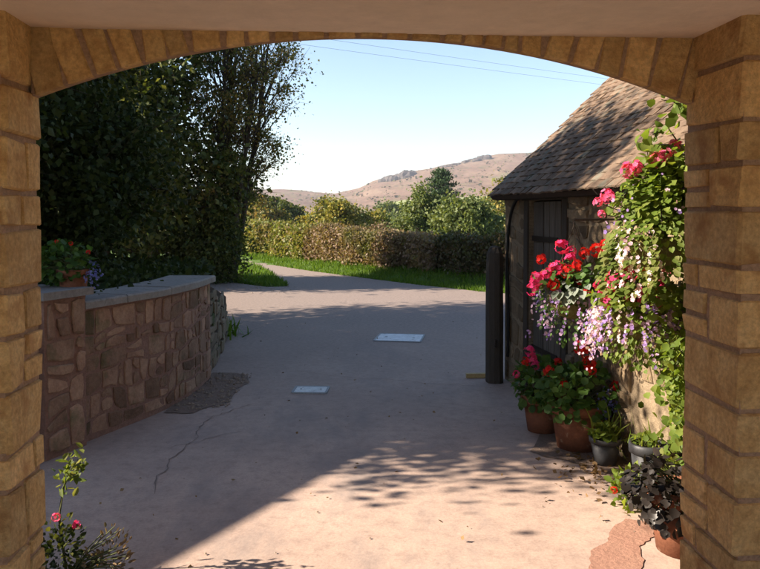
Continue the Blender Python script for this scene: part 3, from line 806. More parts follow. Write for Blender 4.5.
sbox(MB(), -.1, SLEN + .05, .02, .075, EAVE - .09, EAVE - .035).build('eaves_board', M['dark_wood'], roof)
def tile_mesh(seed):
    r = random.Random(seed); w, l, t = .138, .15, .013; mb = MB(); V = []
    for j, ly in enumerate((0, l)):
        for i in range(4):
            x = -w / 2 + w * i / 3; cam_ = .006 * (1 - (2 * i / 3 - 1) ** 2) + r.uniform(-.0015, .0015)
            yy = ly + (r.uniform(-.006, .005) if j == 0 else 0)
            V += [(x, yy, cam_ + t), (x, yy, cam_)]
    F = []
    for i in range(3):
        a, b = 2 * i, 8 + 2 * i; F += [(a, a + 2, b + 2, b), (a + 1, b + 1, b + 3, a + 3), (a, a + 1, a + 3, a + 2)]
    F += [(0, 8, 9, 1), (6, 7, 15, 14)]
    me = bpy.data.meshes.new('tile'); me.from_pydata(V, [], F); me.update(); me.materials.append(M['tile']); return me
TM = [tile_mesh(60 + k) for k in range(5)]
EXP, TW = .076, .141; tiles = []
B3 = Matrix((sd, upd, nrmr)).transposed()              # tile x along eaves, y up the slope
if B3.determinant() < 0: B3 = Matrix((-sd, upd, nrmr)).transposed()
for c in range(int(SLOPE / EXP)):
    for k in range(int((SLEN + .22) / TW) + 1):
        s = -.06 + k * TW + (TW / 2 if c % 2 else 0)
        if s > SLEN + .03: continue
        p = RP(s + rnd.uniform(-.005, .005), .0 + c * EXP + rnd.uniform(-.006, .006), .004 + .03 * abs(math.sin(s * 1.3 + c * .15)) * .5)
        m = Matrix.Translation(p) @ B3.to_4x4() @ Matrix.Rotation(R(-4.5 + rnd.uniform(-1.5, 1.5)), 4, 'X') @ Matrix.Rotation(R(rnd.gauss(0, 1.6)), 4, 'Z') @ Matrix.Rotation(R(rnd.gauss(0, 1.6)), 4, 'Y')
        u = p.x / p.y; v = (p.z - 1.6) / p.y
        tiles.append((0 if (u < .43 and v < .2) else 1, (p - camo.location).length, m, rnd.randrange(5)))
tiles.sort(key=lambda q: (q[0], q[1]))
rest = MB()
for i, (o_, d_, m, k) in enumerate(tiles):
    if i < 300:
        o = bpy.data.objects.new('tile', TM[k]); o.matrix_world = m; link(o, roof)
    else: rest.add([m @ v.co for v in TM[k].vertices], [tuple(f.vertices) for f in TM[k].polygons])
tag(rest.build('tiling', M['tile'], roof), kind='stuff')
# black cable looping up the wall beside the door
cb = []
for k in range(30):
    t = k / 29
    if t < .62: cb.append(SP(3.52 - .02 * math.sin(t * 9), .035, .25 + t / .62 * 1.05))
    else:
        a = (t - .62) / .38 * math.pi / 2; cb.append(SP(3.52 - .30 * (1 - math.cos(a)), .035, 1.30 + .42 * math.sin(a)))
tag(MB().tube(cb, .014, 6).build('cable', M['rubber'], smooth=True), 'black cable curving up the shed wall beside the plank door', 'cable')

# old timber gate post at the shed corner
gp = thing('gate_post', 'thick weathered timber post at the far corner of the shed', 'post', (1.075, 6.93, 0), R(8))
mb = MB(); V = []; r = random.Random(7)
for z, q in ((-.05, 1), (.3, 1.0), (.6, .97), (.9, .98), (1.1, .95), (1.22, .86), (1.27, .6), (1.285, .2)):
    for j in range(10):
        a = 2 * math.pi * j / 10; sq = 1 / max(abs(math.cos(a)), abs(math.sin(a))) ** .55
        V.append((.078 * q * sq * math.cos(a) * r.uniform(.95, 1.05), .085 * q * sq * math.sin(a) * r.uniform(.95, 1.05), z))
mb.add(V, [(i * 10 + j, i * 10 + (j + 1) % 10, (i + 1) * 10 + (j + 1) % 10, (i + 1) * 10 + j) for i in range(7) for j in range(10)] + [tuple(70 + j for j in range(10))])
mb.build('shaft', M['dark_wood'], gp)
mb = MB(); mb.tube([(-.02, -.09, .35), (-.02, -.11, .35), (-.02, -.12, .42)], .012, 6); mb.build('hook', M['iron'], gp)
lp = MB().box((0, 0, .022), (.20, .045, .04)).build('timber_offcut', M['pale_wood'], loc=(.93, 7.1, .002))
lp.rotation_euler = (0, 0, R(4)); tag(lp, 'short pale timber offcut lying beside the gate post', 'timber')

# ================================================================== FLOWERS
def floret_head(name, mat, r, seed, n=20):
    """a geranium head: a dome of five-petalled florets"""
    g_ = np.random.default_rng(seed); d = unit(g_.normal(size=(n, 3)) + np.array([0, 0, .5]))
    return scatter_mesh(name, T_FLORET, d * r * g_.uniform(.75, 1.05, (n, 1)), r * g_.uniform(.6, .85, n), mat, D=np.cross(d, g_.normal(size=(n, 3))), Nrm=d, rng=g_)
HEADS = {c: [floret_head('flower_head', M['fl_' + c], .048, 80 + i) for i in range(3)] for c in ('red', 'orange', 'pink', 'rose')}
def head(parent, off, p, c, rnd, sc=1.0, frm=None, name='flower_head'):
    o = bpy.data.objects.new(name, HEADS[c][rnd.randrange(3)]); o.location = Vector(p) - Vector(off); o.scale = (sc * .84,) * 3
    o.rotation_euler = (rnd.uniform(-.5, .5), rnd.uniform(-.5, .5), rnd.uniform(0, 6)); link(o, parent)

def blob_points(g_, n, c, rad, shell=.55):
    d = unit(g_.normal(size=(n, 3))); r = (shell + (1 - shell) * g_.random(n) ** .7)[:, None]
    return np.array(c) + d * r * np.array(rad), d

def stems_mesh(parent, base, tips, rad=.003, name='stems'):
    mb = MB()
    for t in tips:
        b = Vector(base) + Vector((random.uniform(-.04, .04), random.uniform(-.04, .04), 0)); t = Vector(t); m = b.lerp(t, .5) + Vector((0, 0, .03))
        mb.tube([b, m, t], [rad * 1.3, rad, rad * .8], 4, cap=False)
    mb.build(name, M['stem'], parent)

def pot(parent, r, h, mat, soil=True):
    mb = MB(); mb.lathe([(r * .72, 0), (r * .95, h * .84), (r * .95, h * .84), (r * .86, h * .84)], 24); mb.build('pot', mat, parent, smooth=True)
    body = MB().lathe([(r * .955, h * .80), (r * 1.05, h * .80), (r * 1.07, h * .99), (r * 1.02, h), (r * .9, h), (r * .88, h * .86), (0.001, h * .86)][0:6], 24)
    body.f.pop(); body.build('rim', mat, parent, smooth=True)
    if soil: MB().lathe([(.001, h * .80), (r * .9, h * .9), (.002, h * .92)], 16).build('compost', M['soil'], parent)

def planter(name, label, loc, r, h, mat, seed, fol, heads=(), trails=None, group=None, fol_mat='lf_ger', tmpl=T_ROUND, leaf=.05, nleaf=260, cat='potted plant'):
    """pot with a mound of foliage and flower heads; positions are relative to the pot's foot"""
    rnd_ = random.Random(seed); g_ = np.random.default_rng(seed); t = thing(name, label, cat, loc, 0, group)
    pot(t, r, h, mat)
    c, rad = fol; P, d = blob_points(g_, nleaf, c, rad)
    P[:, 2] = np.maximum(P[:, 2], h * .5)
    scatter('foliage', tmpl, P, leaf * g_.uniform(.6, 1.2, nleaf), M[fol_mat], t, D=d * .7 + g_.normal(size=d.shape) * .5, Nrm=d + np.array([0, -.1, .8]), rng=g_)
    tips = []
    for (x, y, z, col, sc) in heads:
        head(t, (0, 0, 0), (x, y, z), col, rnd_, sc); tips.append((x, y, z - .02))
    stems_mesh(t, (0, 0, h * .85), tips + [tuple(P[i]) for i in range(0, nleaf, 9)])
    if trails:
        for mt, n, cc, rr, sz in trails:
            Q, d2 = blob_points(g_, n, cc, rr, .3); scatter('small_flowers', T_FLORET, Q, sz * g_.uniform(.7, 1.2, n), M[mt], t, 'stuff', Nrm=d2 + np.array([-.5, -.5, .4]), rng=g_)
    return t

# big terracotta pots by the shed wall
planter('potted_geranium', 'broad terracotta pot of tall red geraniums and blue lobelia against the shed', (1.345, 5.0, .004), .19, .31, M['terracotta'], 5, ((.0, -.03, .38), (.28, .27, .19)),
        [(-.02, -.12, .70, 'red', 1.15), (.03, -.12, .66, 'red', 1.15), (.04, -.14, .60, 'red', 1.1), (.05, -.13, .55, 'red', 1.0), (-.2, -.02, .52, 'red', .9), (.22, -.14, .45, 'red', 1.0), (.08, -.05, .5, 'red', .8), (-.12, -.1, .45, 'red', .8)],
        [('fl_blue', 160, (.14, -.17, .32), (.07, .06, .14), .014)], nleaf=520, leaf=.052, cat='potted plant')
planter('potted_geranium', 'terracotta pot of pink and red geraniums in the shade beside the shed door', (1.19, 5.38, .004), .15, .27, M['terracotta'], 6, ((0, -.02, .34), (.22, .22, .2)),
        [(-.12, -.1, .60, 'pink', .9), (-.1, -.1, .55, 'pink', .95), (-.08, -.12, .50, 'pink', .8), (-.14, -.08, .52, 'red', .8), (.08, -.12, .52, 'red', .8), (.0, -.15, .42, 'red', .8), (.02, -.18, .28, 'orange', 1.0), (-.2, -.05, .42, 'pink', .7)], nleaf=420, leaf=.05)
planter('plant_pot', 'small dark plastic pot of weedy green seedlings beside the terracotta pots', (1.43, 4.66, .005), .095, .17, M['plastic'], 8, ((0, 0, .20), (.09, .09, .05)), nleaf=110, leaf=.045, fol_mat='lf_bed')
tp = planter('plant_pot', 'small dark plastic pot of thin grass nearest the arch pillar', (1.545, 4.22, .005), .105, .27, M['plastic'], 9, ((0, 0, .28), (.09, .09, .03)), nleaf=50, leaf=.03, fol_mat='lf_bed')
for (x, y, z, n, seed) in ((1.45, 4.66, .16, 26, 1), (1.545, 4.22, .25, 14, 2)):
    g_ = np.random.default_rng(seed); P = np.array([x, y, z]) + g_.normal(size=(n, 3)) * np.array([.04, .04, .0]); D = g_.normal(size=(n, 3)) * .55 + np.array([0.1, 0, .8])
    par = bpy.data.objects['plant_pot'] if seed == 1 else tp
    o = scatter('grass_blades', T_BLADE, P - np.array(par.location), g_.uniform(.10, .24, n), M['lf_bed'], par, D=D, rng=g_, aspect=.9)

# hanging baskets
def basket(label, c, r, seed, upper, heads, trails, bracket_s, leafmat='lf_bed', extra=None, shell=.35):
    rnd_ = random.Random(seed); g_ = np.random.default_rng(seed)
    t = thing('hanging_basket', label, 'hanging basket', c, 0, 'flower baskets hung along the shed front')
    prof = [(r * .25, -r * .95), (r * .62, -r * .8), (r * .9, -r * .45), (r, 0), (r * .93, 0), (.002, -.02)]
    MB().lathe(prof, 18).build('moss_bowl', M['moss'], t, smooth=True)
    n = 420; P, d = blob_points(g_, n, (0, 0, -r * .35), (r * 1.04, r * 1.04, r * .75), .92)
    P = P[P[:, 2] < .02]; scatter('moss_tufts', T_BLADE, P, .06 * g_.uniform(.6, 1.2, len(P)), M['lf_trail'], t, 'stuff', D=g_.normal(size=(len(P), 3)) + np.array([0, 0, -1.2]), rng=g_, aspect=.6)
    w = MB(); hook = Vector((.0, .0, r * 2.6))
    for a in (20, 140, 260):
        w.tube([(r * math.cos(R(a)), r * math.sin(R(a)), 0), tuple(hook)], .0035, 4)
    w.build('chain', M['iron'], t)
    bq = Vector(SP(bracket_s, 0, c[2] + hook.z + .03)) - Vector(c)
    MB().tube([tuple(hook), tuple(hook + Vector((0, 0, .03))), tuple(bq)], .008, 6).build('bracket', M['iron'], t)
    n, cc, rr, leaf = upper; P, d = blob_points(g_, n, cc, rr, shell)
    scatter('foliage', T_OVAL, P, leaf * g_.uniform(.55, 1.25, n), M[leafmat], t, D=d * .6 + g_.normal(size=d.shape) * .5 + np.array([0, 0, -.15]), Nrm=d + np.array([-.3, -.2, .7]), rng=g_, aspect=1.3)
    for (x, y, z, col, sc) in heads: head(t, (0, 0, 0), (x, y, z), col, rnd_, sc)
    stems_mesh(t, (0, 0, 0), [(x, y, z) for x, y, z, _, _ in heads] + [tuple(P[i]) for i in range(0, n, 14)])
    for nm, tm, mt, n, cc, rr, sz, sh in trails:
        if sh == 'strand':                             # hanging strands from the rim; rr = (min, max) length, cc = angle range
            ns = max(6, n // 16); per = n // ns; Q = []; d2 = []
            for q in range(ns):
                a = R(g_.uniform(*cc)); ln = g_.uniform(*rr); sw = g_.normal(size=2) * .03
                for w_ in g_.random(per) ** .8:
                    o_ = r * (1.0 + .32 * math.sin(min(1, w_ * 2.2) * 1.57)) + g_.normal() * .012
                    Q.append((math.cos(a) * o_ + sw[0] * w_, math.sin(a) * o_ + sw[1] * w_, .05 - w_ * ln + g_.normal() * .012)); d2.append((math.cos(a), math.sin(a), .1))
            Q = np.array(Q); d2 = np.array(d2); n = len(Q)
        else: Q, d2 = blob_points(g_, n, cc, rr, sh)
        scatter(nm, tm, Q, sz * g_.uniform(.6, 1.25, n), M[mt], t, 'stuff', D=None if tm is T_FLORET else d2 + np.array([0, 0, -.7]), Nrm=d2 + np.array([-.6, -.5, .35]), rng=g_)
    return t

basket('tall sunlit hanging basket of pale trailing lobelia and rose flowers below the eaves', (1.42, 3.80, 1.47), .17, 3,
       (560, (.03, .0, .25), (.19, .17, .22), .06),
       [(-.16, -.04, .34, 'rose', 1.05), (-.12, -.05, .35, 'rose', 1.0), (-.26, -.02, .21, 'rose', .95), (-.30, .0, .18, 'rose', .6), (-.03, -.08, .39, 'rose', 1.0), (.02, -.06, .42, 'rose', .9), (.07, -.05, .46, 'rose', .9), (-.29, -.02, .12, 'rose', .5)],
       [('trailing_leaves', T_OVAL, 'lf_trail', 700, (0, 360), (.2, .42), .034, 'strand'), ('trailing_leaves', T_OVAL, 'lf_bed', 800, (.02, -.02, .08), (.25, .23, .30), .036, .5), ('small_flowers', T_FLORET, 'fl_blush', 230, (100, 330), (.15, .38), .020, 'strand'),
        ('small_flowers', T_FLORET, 'fl_lilac', 90, (-.06, -.05, .1), (.24, .2, .25), .018, .7)], .42)
basket('hanging basket of pink and orange geraniums over lilac lobelia, nearest the drive in sunlight', (1.40, 4.10, 1.06), .17, 4,
       (460, (.02, -.02, .06), (.25, .23, .15), .048),
       [(-.13, -.08, .17, 'pink', 1.15), (-.06, -.1, .20, 'pink', 1.15), (-.10, -.1, .13, 'pink', 1.0), (.0, -.12, .09, 'pink', 1.1), (-.05, -.12, .06, 'pink', .9), (.04, -.14, .25, 'orange', 1.2), (-.2, -.05, .13, 'pink', .9), (.12, -.1, .14, 'pink', .8), (.08, -.14, .05, 'pink', .8), (-.16, -.1, .05, 'pink', .9), (.16, -.1, .22, 'pink', .8)],
       [('small_flowers', T_FLORET, 'fl_lilac', 760, (60, 360), (.14, .34), .018, 'strand'), ('small_flowers', T_FLORET, 'fl_blush', 170, (170, 260), (.2, .4), .019, 'strand'),
        ('trailing_leaves', T_OVAL, 'lf_bed', 620, (.04, -.02, -.06), (.26, .23, .26), .032, .6)], .72)
basket('shaded hanging basket of crimson geraniums and silver leaves beside the shed door', (1.24, 4.72, 1.08), .17, 7,
       (380, (.0, -.02, .08), (.28, .25, .14), .05),
       [(-.22, -.05, .22, 'red', .9), (-.10, -.08, .30, 'pink', 1.1), (-.04, -.08, .27, 'pink', .9), (.04, -.08, .26, 'red', .9), (.12, -.1, .28, 'red', 1.15), (.17, -.1, .30, 'red', 1.1), (-.14, -.12, .17, 'pink', 1.1), (-.2, -.1, .13, 'pink', 1.0), (-.08, -.14, .15, 'red', 1.1),
        (-.26, -.1, .10, 'pink', 1.1), (-.28, -.08, .03, 'pink', 1.0), (-.16, -.14, .07, 'red', 1.0), (-.02, -.15, .19, 'red', .9), (.05, -.16, .02, 'red', 1.0), (.10, -.15, .01, 'red', 1.05), (.09, -.15, -.09, 'orange', .9), (-.06, -.12, .22, 'pink', 1.0), (.0, -.14, .1, 'red', .8)],
       [('small_flowers', T_FLORET, 'fl_lilac', 640, (60, 360), (.14, .38), .018, 'strand'), ('silver_leaves', T_OVAL, 'lf_silver', 170, (.02, -.1, .06), (.2, .16, .1), .06, .5),
        ('trailing_leaves', T_OVAL, 'lf_ger', 300, (.0, -.02, -.1), (.25, .22, .24), .03, .6)], 1.35, 'lf_ger')

# climbing shrub with arching shoots between the upper basket and the pillar, and a trailing vine on the wall below
def climber(name, label, pts, leafmat, n, leaf, seed, spread_, cat='climber', blooms=()):
    g_ = np.random.default_rng(seed); t = thing(name, label, cat, pts[0][0]); off = np.array(pts[0][0]); mb = MB(); LP = []; LD = []
    for path in pts:
        Q = [Vector(p) - Vector(pts[0][0]) for p in path]
        mb.tube(Q, [.007 - .005 * i / (len(Q) - 1) for i in range(len(Q))], 5)
        A = np.array([tuple(q) for q in Q]); m = int(n / len(pts))
        f = g_.random(m) * (len(A) - 1); i = np.minimum(f.astype(int), len(A) - 2); fr_ = (f - i)[:, None]
        B = A[i] * (1 - fr_) + A[i + 1] * fr_; LP.append(B + g_.normal(size=B.shape) * spread_); LD.append(unit(A[i + 1] - A[i]) * .5 + g_.normal(size=B.shape) * .7)
    mb.build('stems', M['stem'], t); P = np.concatenate(LP)
    scatter('foliage', T_OVAL, P, leaf * g_.uniform(.55, 1.25, len(P)), M[leafmat], t, D=np.concatenate(LD), Nrm=g_.normal(size=P.shape) * .6 + np.array([-.5, -.4, .6]), rng=g_, aspect=1.2)
    for k, (x, y, z, col, sc) in enumerate(blooms): head(t, (0, 0, 0), Vector((x, y, z)) - Vector(pts[0][0]), col, random.Random(seed + k), sc)
    return t
climber('climbing_rose', 'leafy climbing shoots arching up above the rose flowers beside the pillar',
        [[(1.72, 3.72, .0), (1.70, 3.72, 1.2), (1.66, 3.72, 1.9), (1.52, 3.72, 2.14), (1.40, 3.70, 2.16)], [(1.70, 3.72, 1.2), (1.6, 3.72, 1.8), (1.44, 3.74, 2.04), (1.34, 3.76, 1.96)], [(1.66, 3.72, 1.9), (1.6, 3.7, 2.2), (1.52, 3.7, 2.32)],
         [(1.66, 3.72, 1.5), (1.45, 3.78, 1.78), (1.28, 3.8, 1.72), (1.2, 3.82, 1.62)]], 'lf_bed', 240, .05, 14, .03)
climber('trailing_vine', 'bright green vine trailing down the sunlit shed wall next to the pillar',
        [[(1.63, 3.95, .0), (1.6, 3.95, .5), (1.56, 3.92, .95)], [(1.56, 3.92, .95), (1.54, 3.86, .7), (1.56, 3.84, .45)], [(1.63, 3.95, .0), (1.6, 3.8, .4), (1.56, 3.72, .8)], [(1.56, 3.72, .8), (1.54, 3.7, .5), (1.56, 3.72, .25)], [(1.56, 3.75, .95), (1.5, 3.75, .8), (1.48, 3.75, .6)]],
        'lf_bed', 620, .042, 15, .05)
# low bed plants at the foot of the wall
def bed_plant(name, label, c, rad, n, leaf, mt, seed, blooms=(), tm=T_OVAL):
    g_ = np.random.default_rng(seed); t = thing(name, label, 'plant', c); P, d = blob_points(g_, n, (0, 0, rad[2] * .6), rad, .3); P[:, 2] = np.abs(P[:, 2]) * .9 + .01
    scatter('foliage', tm, P, leaf * g_.uniform(.5, 1.2, n), M[mt], t, D=d * .6 + g_.normal(size=d.shape) * .4 + np.array([0, 0, .3]), rng=g_)
    stems_mesh(t, (0, 0, 0), [tuple(P[i]) for i in range(0, n, 8)])
    for k, (x, y, z, col, sc) in enumerate(blooms): head(t, (0, 0, 0), (x, y, z), col, random.Random(seed + k), sc)
    return t
bed_plant('bedding_plant', 'small yellow green bedding plant with a red bloom in front of the plastic pots', (1.36, 3.98, .004), (.12, .1, .14), 120, .05, 'lf_bed', 31, [(-.1, -.04, .1, 'red', .5)])
bed_plant('bedding_plant', 'low tangle of weeds and dry leaves at the foot of the wall by the pillar', (1.60, 3.85, .004), (.14, .2, .26), 260, .045, 'lf_trail', 32)
bed_plant('bedding_plant', 'bushy green bedding plant half hidden by the right pillar', (1.56, 3.62, .004), (.1, .12, .42), 180, .05, 'lf_ger', 33)
g_ = np.random.default_rng(77)
n = 130; P = np.stack([1.32 + g_.normal(size=n) * .14, 4.5 + g_.normal(size=n) * .22, np.full(n, .012) + g_.random(n) * .01], 1)
tag(scatter('leaf_litter', T_RHOMB, P, g_.uniform(.02, .045, n), M['lf_dry'], Nrm=g_.normal(size=(n, 3)) * .3 + np.array([0, 0, 1]), rng=g_), 'dry leaf litter around the small plastic pots', kind='stuff')

# dark-leaved coleus in a terracotta pot at the foot of the right pillar
ct = thing('potted_coleus', 'glossy dark purple leaved plant spilling from a pot by the right pillar', 'potted plant', (1.42, 3.46, .005))
pot(ct, .15, .30, M['terracotta'])
cme = [scatter_mesh('leaf', T_OVAL, np.zeros((1, 3)), 1.0, M['lf_coleus'], D=[[0, 1, 0]], Nrm=[[0, 0, 1]], aspect=1.35) for k in range(5)]
g_ = np.random.default_rng(6); tips = []
for k in range(280):
    d = unit(g_.normal(size=3) + np.array([-.45, -.25, .1])); p = np.array([-.10, -.06, .30]) + d * np.array([.17, .17, .17]) * g_.uniform(.55, 1.05)
    if p[2] < .05: continue
    o = bpy.data.objects.new('leaf', cme[k % 5]); o.location = p; o.scale = (g_.uniform(.026, .056),) * 3
    dd = Vector(unit(d + g_.normal(size=3) * .5 + np.array([0, 0, -.45]))); nn = Vector(unit(d + np.array([0, 0, .6])))
    x = dd.cross(nn).normalized(); z = x.cross(dd); o.rotation_euler = Matrix((x, dd, z)).transposed().to_euler(); link(o, ct); tips.append(tuple(p))
stems_mesh(ct, (0, 0, .26), tips[::4])

# pot of flowers on the wall's coping, left
pp = Vector((-2.13, 5.13, HW + .064))
planter('potted_geranium', 'shaded terracotta pot of red and blue flowers standing on the garden wall', tuple(pp), .105, .21, M['terracotta'], 19, ((-.06, 0, .25), (.21, .17, .15)),
        [(-.08, -.08, .40, 'red', .38), (.02, -.08, .39, 'red', .36), (.13, -.06, .33, 'red', .4)], [('fl_blue', 60, (.15, -.03, .18), (.06, .08, .10), .018)], nleaf=360, leaf=.045)
# plant at the left pillar's foot, its top shoot in the sun
lpn = thing('pillar_plant', 'bushy plant at the left pillar with one tall sunlit shoot and pink blooms', 'plant', (-1.37, 3.24, 0))
g_ = np.random.default_rng(40)
sh_ = [Vector((-.02, 0, .0)), Vector((-.05, 0, .25)), Vector((-.03, 0, .38)), Vector((.01, -.01, .47)), Vector((.05, -.02, .52))]
MB().tube(sh_, [.007, .006, .005, .004, .002], 5).build('shoot', M['stem'], lpn)
f = g_.random(80) * 2; P = np.array([tuple(sh_[2].lerp(sh_[3], t) if t < 1 else sh_[3].lerp(sh_[4], t - 1)) for t in f]) + g_.normal(size=(80, 3)) * .025
scatter('shoot_leaves', T_OVAL, P, g_.uniform(.025, .05, 80), M['lf_trail'], lpn, rng=g_, aspect=.7)
P, d = blob_points(g_, 300, (.0, -.1, .13), (.10, .13, .17), .3); P[:, 2] = np.abs(P[:, 2])
scatter('foliage', T_OVAL, P, g_.uniform(.018, .038, 300), M['lf_mix'], lpn, D=d + g_.normal(size=d.shape) * .5, rng=g_, aspect=.8)
P, d = blob_points(g_, 160, (.19, -.06, .1), (.10, .12, .14), .2); P[:, 2] = np.abs(P[:, 2])
scatter('side_leaves', T_OVAL, P, g_.uniform(.015, .03, 160), M['lf_brown'], lpn, D=d + np.array([0, 0, .6]), rng=g_, aspect=.6)
stems_mesh(lpn, (.02, -.08, 0), [tuple(p) for p in P[::5]])
head(lpn, (0, 0, 0), (-.02, -.1, .29), 'rose', random.Random(3), .45); head(lpn, (0, 0, 0), (.06, -.08, .25), 'pink', random.Random(4), .45)

# ================================================================== TREES
def tree(name, label, loc, h, tr, crown, nclump, nleaf, leaf, lm, seed, cr=.5, shell=.35, group=None, lean=(0, 0), stems=1, cat='tree', minz=None, twigs=3, tmpl=T_RHOMB, branch_r=None, cond=None):
    """trunk and limbs reach every leaf clump; crown = list of (centre, radii) ellipsoids relative to the foot"""
    g_ = np.random.default_rng(seed); r_ = random.Random(seed); t = thing(name, label, cat, loc, 0, group)
    C = []; w = np.array([c[1][0] * c[1][1] * c[1][2] for c in crown]); w = w / w.sum()
    while len(C) < nclump:
        k = g_.choice(len(crown), p=w); c, rad = crown[k]
        p, d = blob_points(g_, 1, c, rad, shell); p = p[0] + g_.normal(size=3) * .12 * np.array(rad)
        if minz is not None and p[2] < minz: continue
        if cond and not cond(p + np.array(loc)): continue
        C.append(p)
    mb = MB(); trunks = []
    for s_ in range(stems):
        a = 6.28 * s_ / stems + r_.uniform(0, 1); sp = 0 if stems == 1 else .25
        pts = []; o = Vector((sp * math.cos(a) * .5, sp * math.sin(a) * .5, -.1))
        for k in range(8):
            f_ = k / 7; pts.append(o + Vector((lean[0] * f_ + sp * math.cos(a) * f_ * h * .28 + r_.uniform(-.05, .05) * h * .25, lean[1] * f_ + sp * math.sin(a) * f_ * h * .28 + r_.uniform(-.05, .05) * h * .25, h * .86 * f_)))
        pts[0] = o; trunks.append(pts); q = tr / math.sqrt(stems)
        mb.tube(pts, [q * 1.25] + [q * (1 - .115 * k) for k in range(1, 8)], 8)
    for c in C:
        cv = Vector(c); tk = min(trunks, key=lambda T: min((p - cv).length for p in T))
        zt = max(.12 * h, min(cv.z * .75, cv.z - .25 * (Vector((cv.x, cv.y, 0))).length)); f_ = max(0, min(.999, (zt + .1) / (h * .86))) * 7; i = int(f_)
        a = tk[i].lerp(tk[i + 1], f_ - i); m = a.lerp(cv, .5) + Vector((r_.uniform(-.1, .1), r_.uniform(-.1, .1), r_.uniform(.0, .2))) * cr
        br = branch_r or tr * .22
        mb.tube([a, m, cv], [br, br * .62, br * .25], 4, cap=False)
        for k in range(twigs):
            e = cv + Vector(g_.normal(size=3)) * cr * .75; mb.tube([m.lerp(cv, r_.uniform(.3, .9)), cv.lerp(e, .5) + Vector((0, 0, .03)), e], [br * .3, br * .2, br * .1], 3, cap=False)
    mb.build('trunk', M['bark'], t)
    C = np.array(C); per = nleaf // nclump; P = np.repeat(C, per, 0) + g_.normal(size=(per * nclump, 3)) * cr * np.array([.55, .55, .42]) * np.repeat(g_.uniform(.6, 1.3, nclump), per)[:, None]
    if minz is not None: P[:, 2] = np.maximum(P[:, 2], minz * .5)
    D = g_.normal(size=P.shape) + np.array([0, 0, -.35])
    scatter('crown', tmpl, P, leaf * g_.uniform(.6, 1.3, len(P)), M[lm], t, 'stuff' if False else None, D=D, rng=g_, aspect=.75)
    return t

G1 = 'trees on the bank left of the drive'
tree('evergreen_tree', 'dense dark evergreen tree nearest the arch behind the garden wall', (-5.0, 6.2, .9), 6.4, .18, [((0, .2, 3.0), (1.5, 1.8, 2.1)), ((.1, -1.0, 2.7), (1.2, 1.0, 2.3)), ((0, -.9, 4.3), (1.1, .8, 1.25)), ((.6, .5, 1.6), (1.1, 1.5, 1.4))], 240, 90000, .085, 'lf_dark', 51, .5, .3, G1)
tree('evergreen_tree', 'tall dark evergreen tree over the middle of the bank', (-4.7, 9.9, .95), 7.4, .18, [((.1, 0, 4.0), (1.8, 1.9, 3.5)), ((.7, 0, 1.5), (1.3, 1.3, 1.3))], 170, 46000, .085, 'lf_mix', 52, .55, .3, G1)
tree('evergreen_shrub', 'dark evergreen shrub low on the bank behind the coping', (-3.5, 8.6, .85), 2.3, .07, [((0, 0, 1.2), (.75, .9, 1.1))], 60, 15000, .075, 'lf_dark', 57, .35, .3, None, cat='shrub')
tree('evergreen_tree', 'broad leafy tree beyond the fork with sunlit yellow green leaves', (-6.2, 16.3, 0), 8.0, .2, [((0, 0, 4.4), (2.4, 1.3, 3.4)), ((1.2, .2, 2.0), (1.7, 1.3, 1.9))], 170, 42000, .13, 'lf_mid', 53, .7, .3, G1)
tree('evergreen_tree', 'dark bushy tree deep in the shade behind the left bank', (-9.4, 16.0, 0), 8.0, .2, [((0, 0, 4.2), (2.6, 1.2, 3.6))], 130, 30000, .14, 'lf_dark', 54, .7, .3, G1)
tree('autumn_tree', 'open branched tree with turning leaves standing against the sky', (-3.6, 17.2, 0), 7.2, .15, [((.4, 0, 4.8), (1.35, 1.3, 2.8)), ((.1, 0, 2.8), (1.0, 1.1, 1.8))], 200, 18000, .07, 'lf_autumn', 55, .34, .2, G1, lean=(.5, 0), stems=4, twigs=8, branch_r=.02)
tree('evergreen_tree', 'dark tree at the back of the bank before the fork', (-7.3, 10.2, .9), 7.6, .18, [((0, 0, 4.2), (1.7, 1.6, 3.6))], 120, 30000, .1, 'lf_dark', 58, .6, .3, G1)
for k, (x, y, lab) in enumerate(((7.2, 2.2, 'added unseen tree right of the house, blocking sky light'), (8.0, 6.2, 'added unseen tree behind the shed, blocking sky light'))):  # unseen trees added to darken the yard from the right
    tree('sky_block_tree', lab, (x, y, 0), 9.0, .22, [((0, 0, 5.6), (2.4, 2.3, 3.8))], 110, 20000, .16, 'lf_mid', 160 + k, .8, .3, 'added trees blocking the sky beyond the shed')
tree('bramble_bush', 'rough dark bush at the foot of the open branched tree', (-4.0, 16.7, 0), 2.2, .05, [((0, 0, .8), (.9, .6, .8)), ((.3, .2, 1.5), (.6, .5, .9))], 80, 16000, .08, 'lf_mid', 56, .35, .3, None, cat='bush')

# beyond the hedge
G2 = 'trees and bushes beyond the hedge'
def bush(name, label, loc, rad, n, leaf, lm, seed, h=None, cat='bush', group=G2, shell=.45, lobes=None, ncl=90):
    z = terrain_h(loc[0], loc[1]); c = lobes or [((0, 0, rad[2]), rad)]
    return tree(name, label, (loc[0], loc[1], z - .1), h or rad[2] * 1.6, .12, c, ncl, n, leaf, lm, seed, min(rad) * .33, shell, group, minz=.1, twigs=1, cat=cat)
bush('yellow_bush', 'rounded bush turning yellow behind the hedge, left of the green bushes', (-2.5, 44), (1.9, 1.6, 1.4), 15000, .19, 'lf_yellow', 61, lobes=[((-.4, 0, 1.75), (1.5, 1.5, 1.35)), ((1.3, 0, 1.3), (1.3, 1.2, 1.2))])
bush('olive_bush', 'dull olive bush just right of the yellow bush', (-.3, 47), (1.6, 1.4, 1.35), 10000, .2, 'lf_mid', 62)
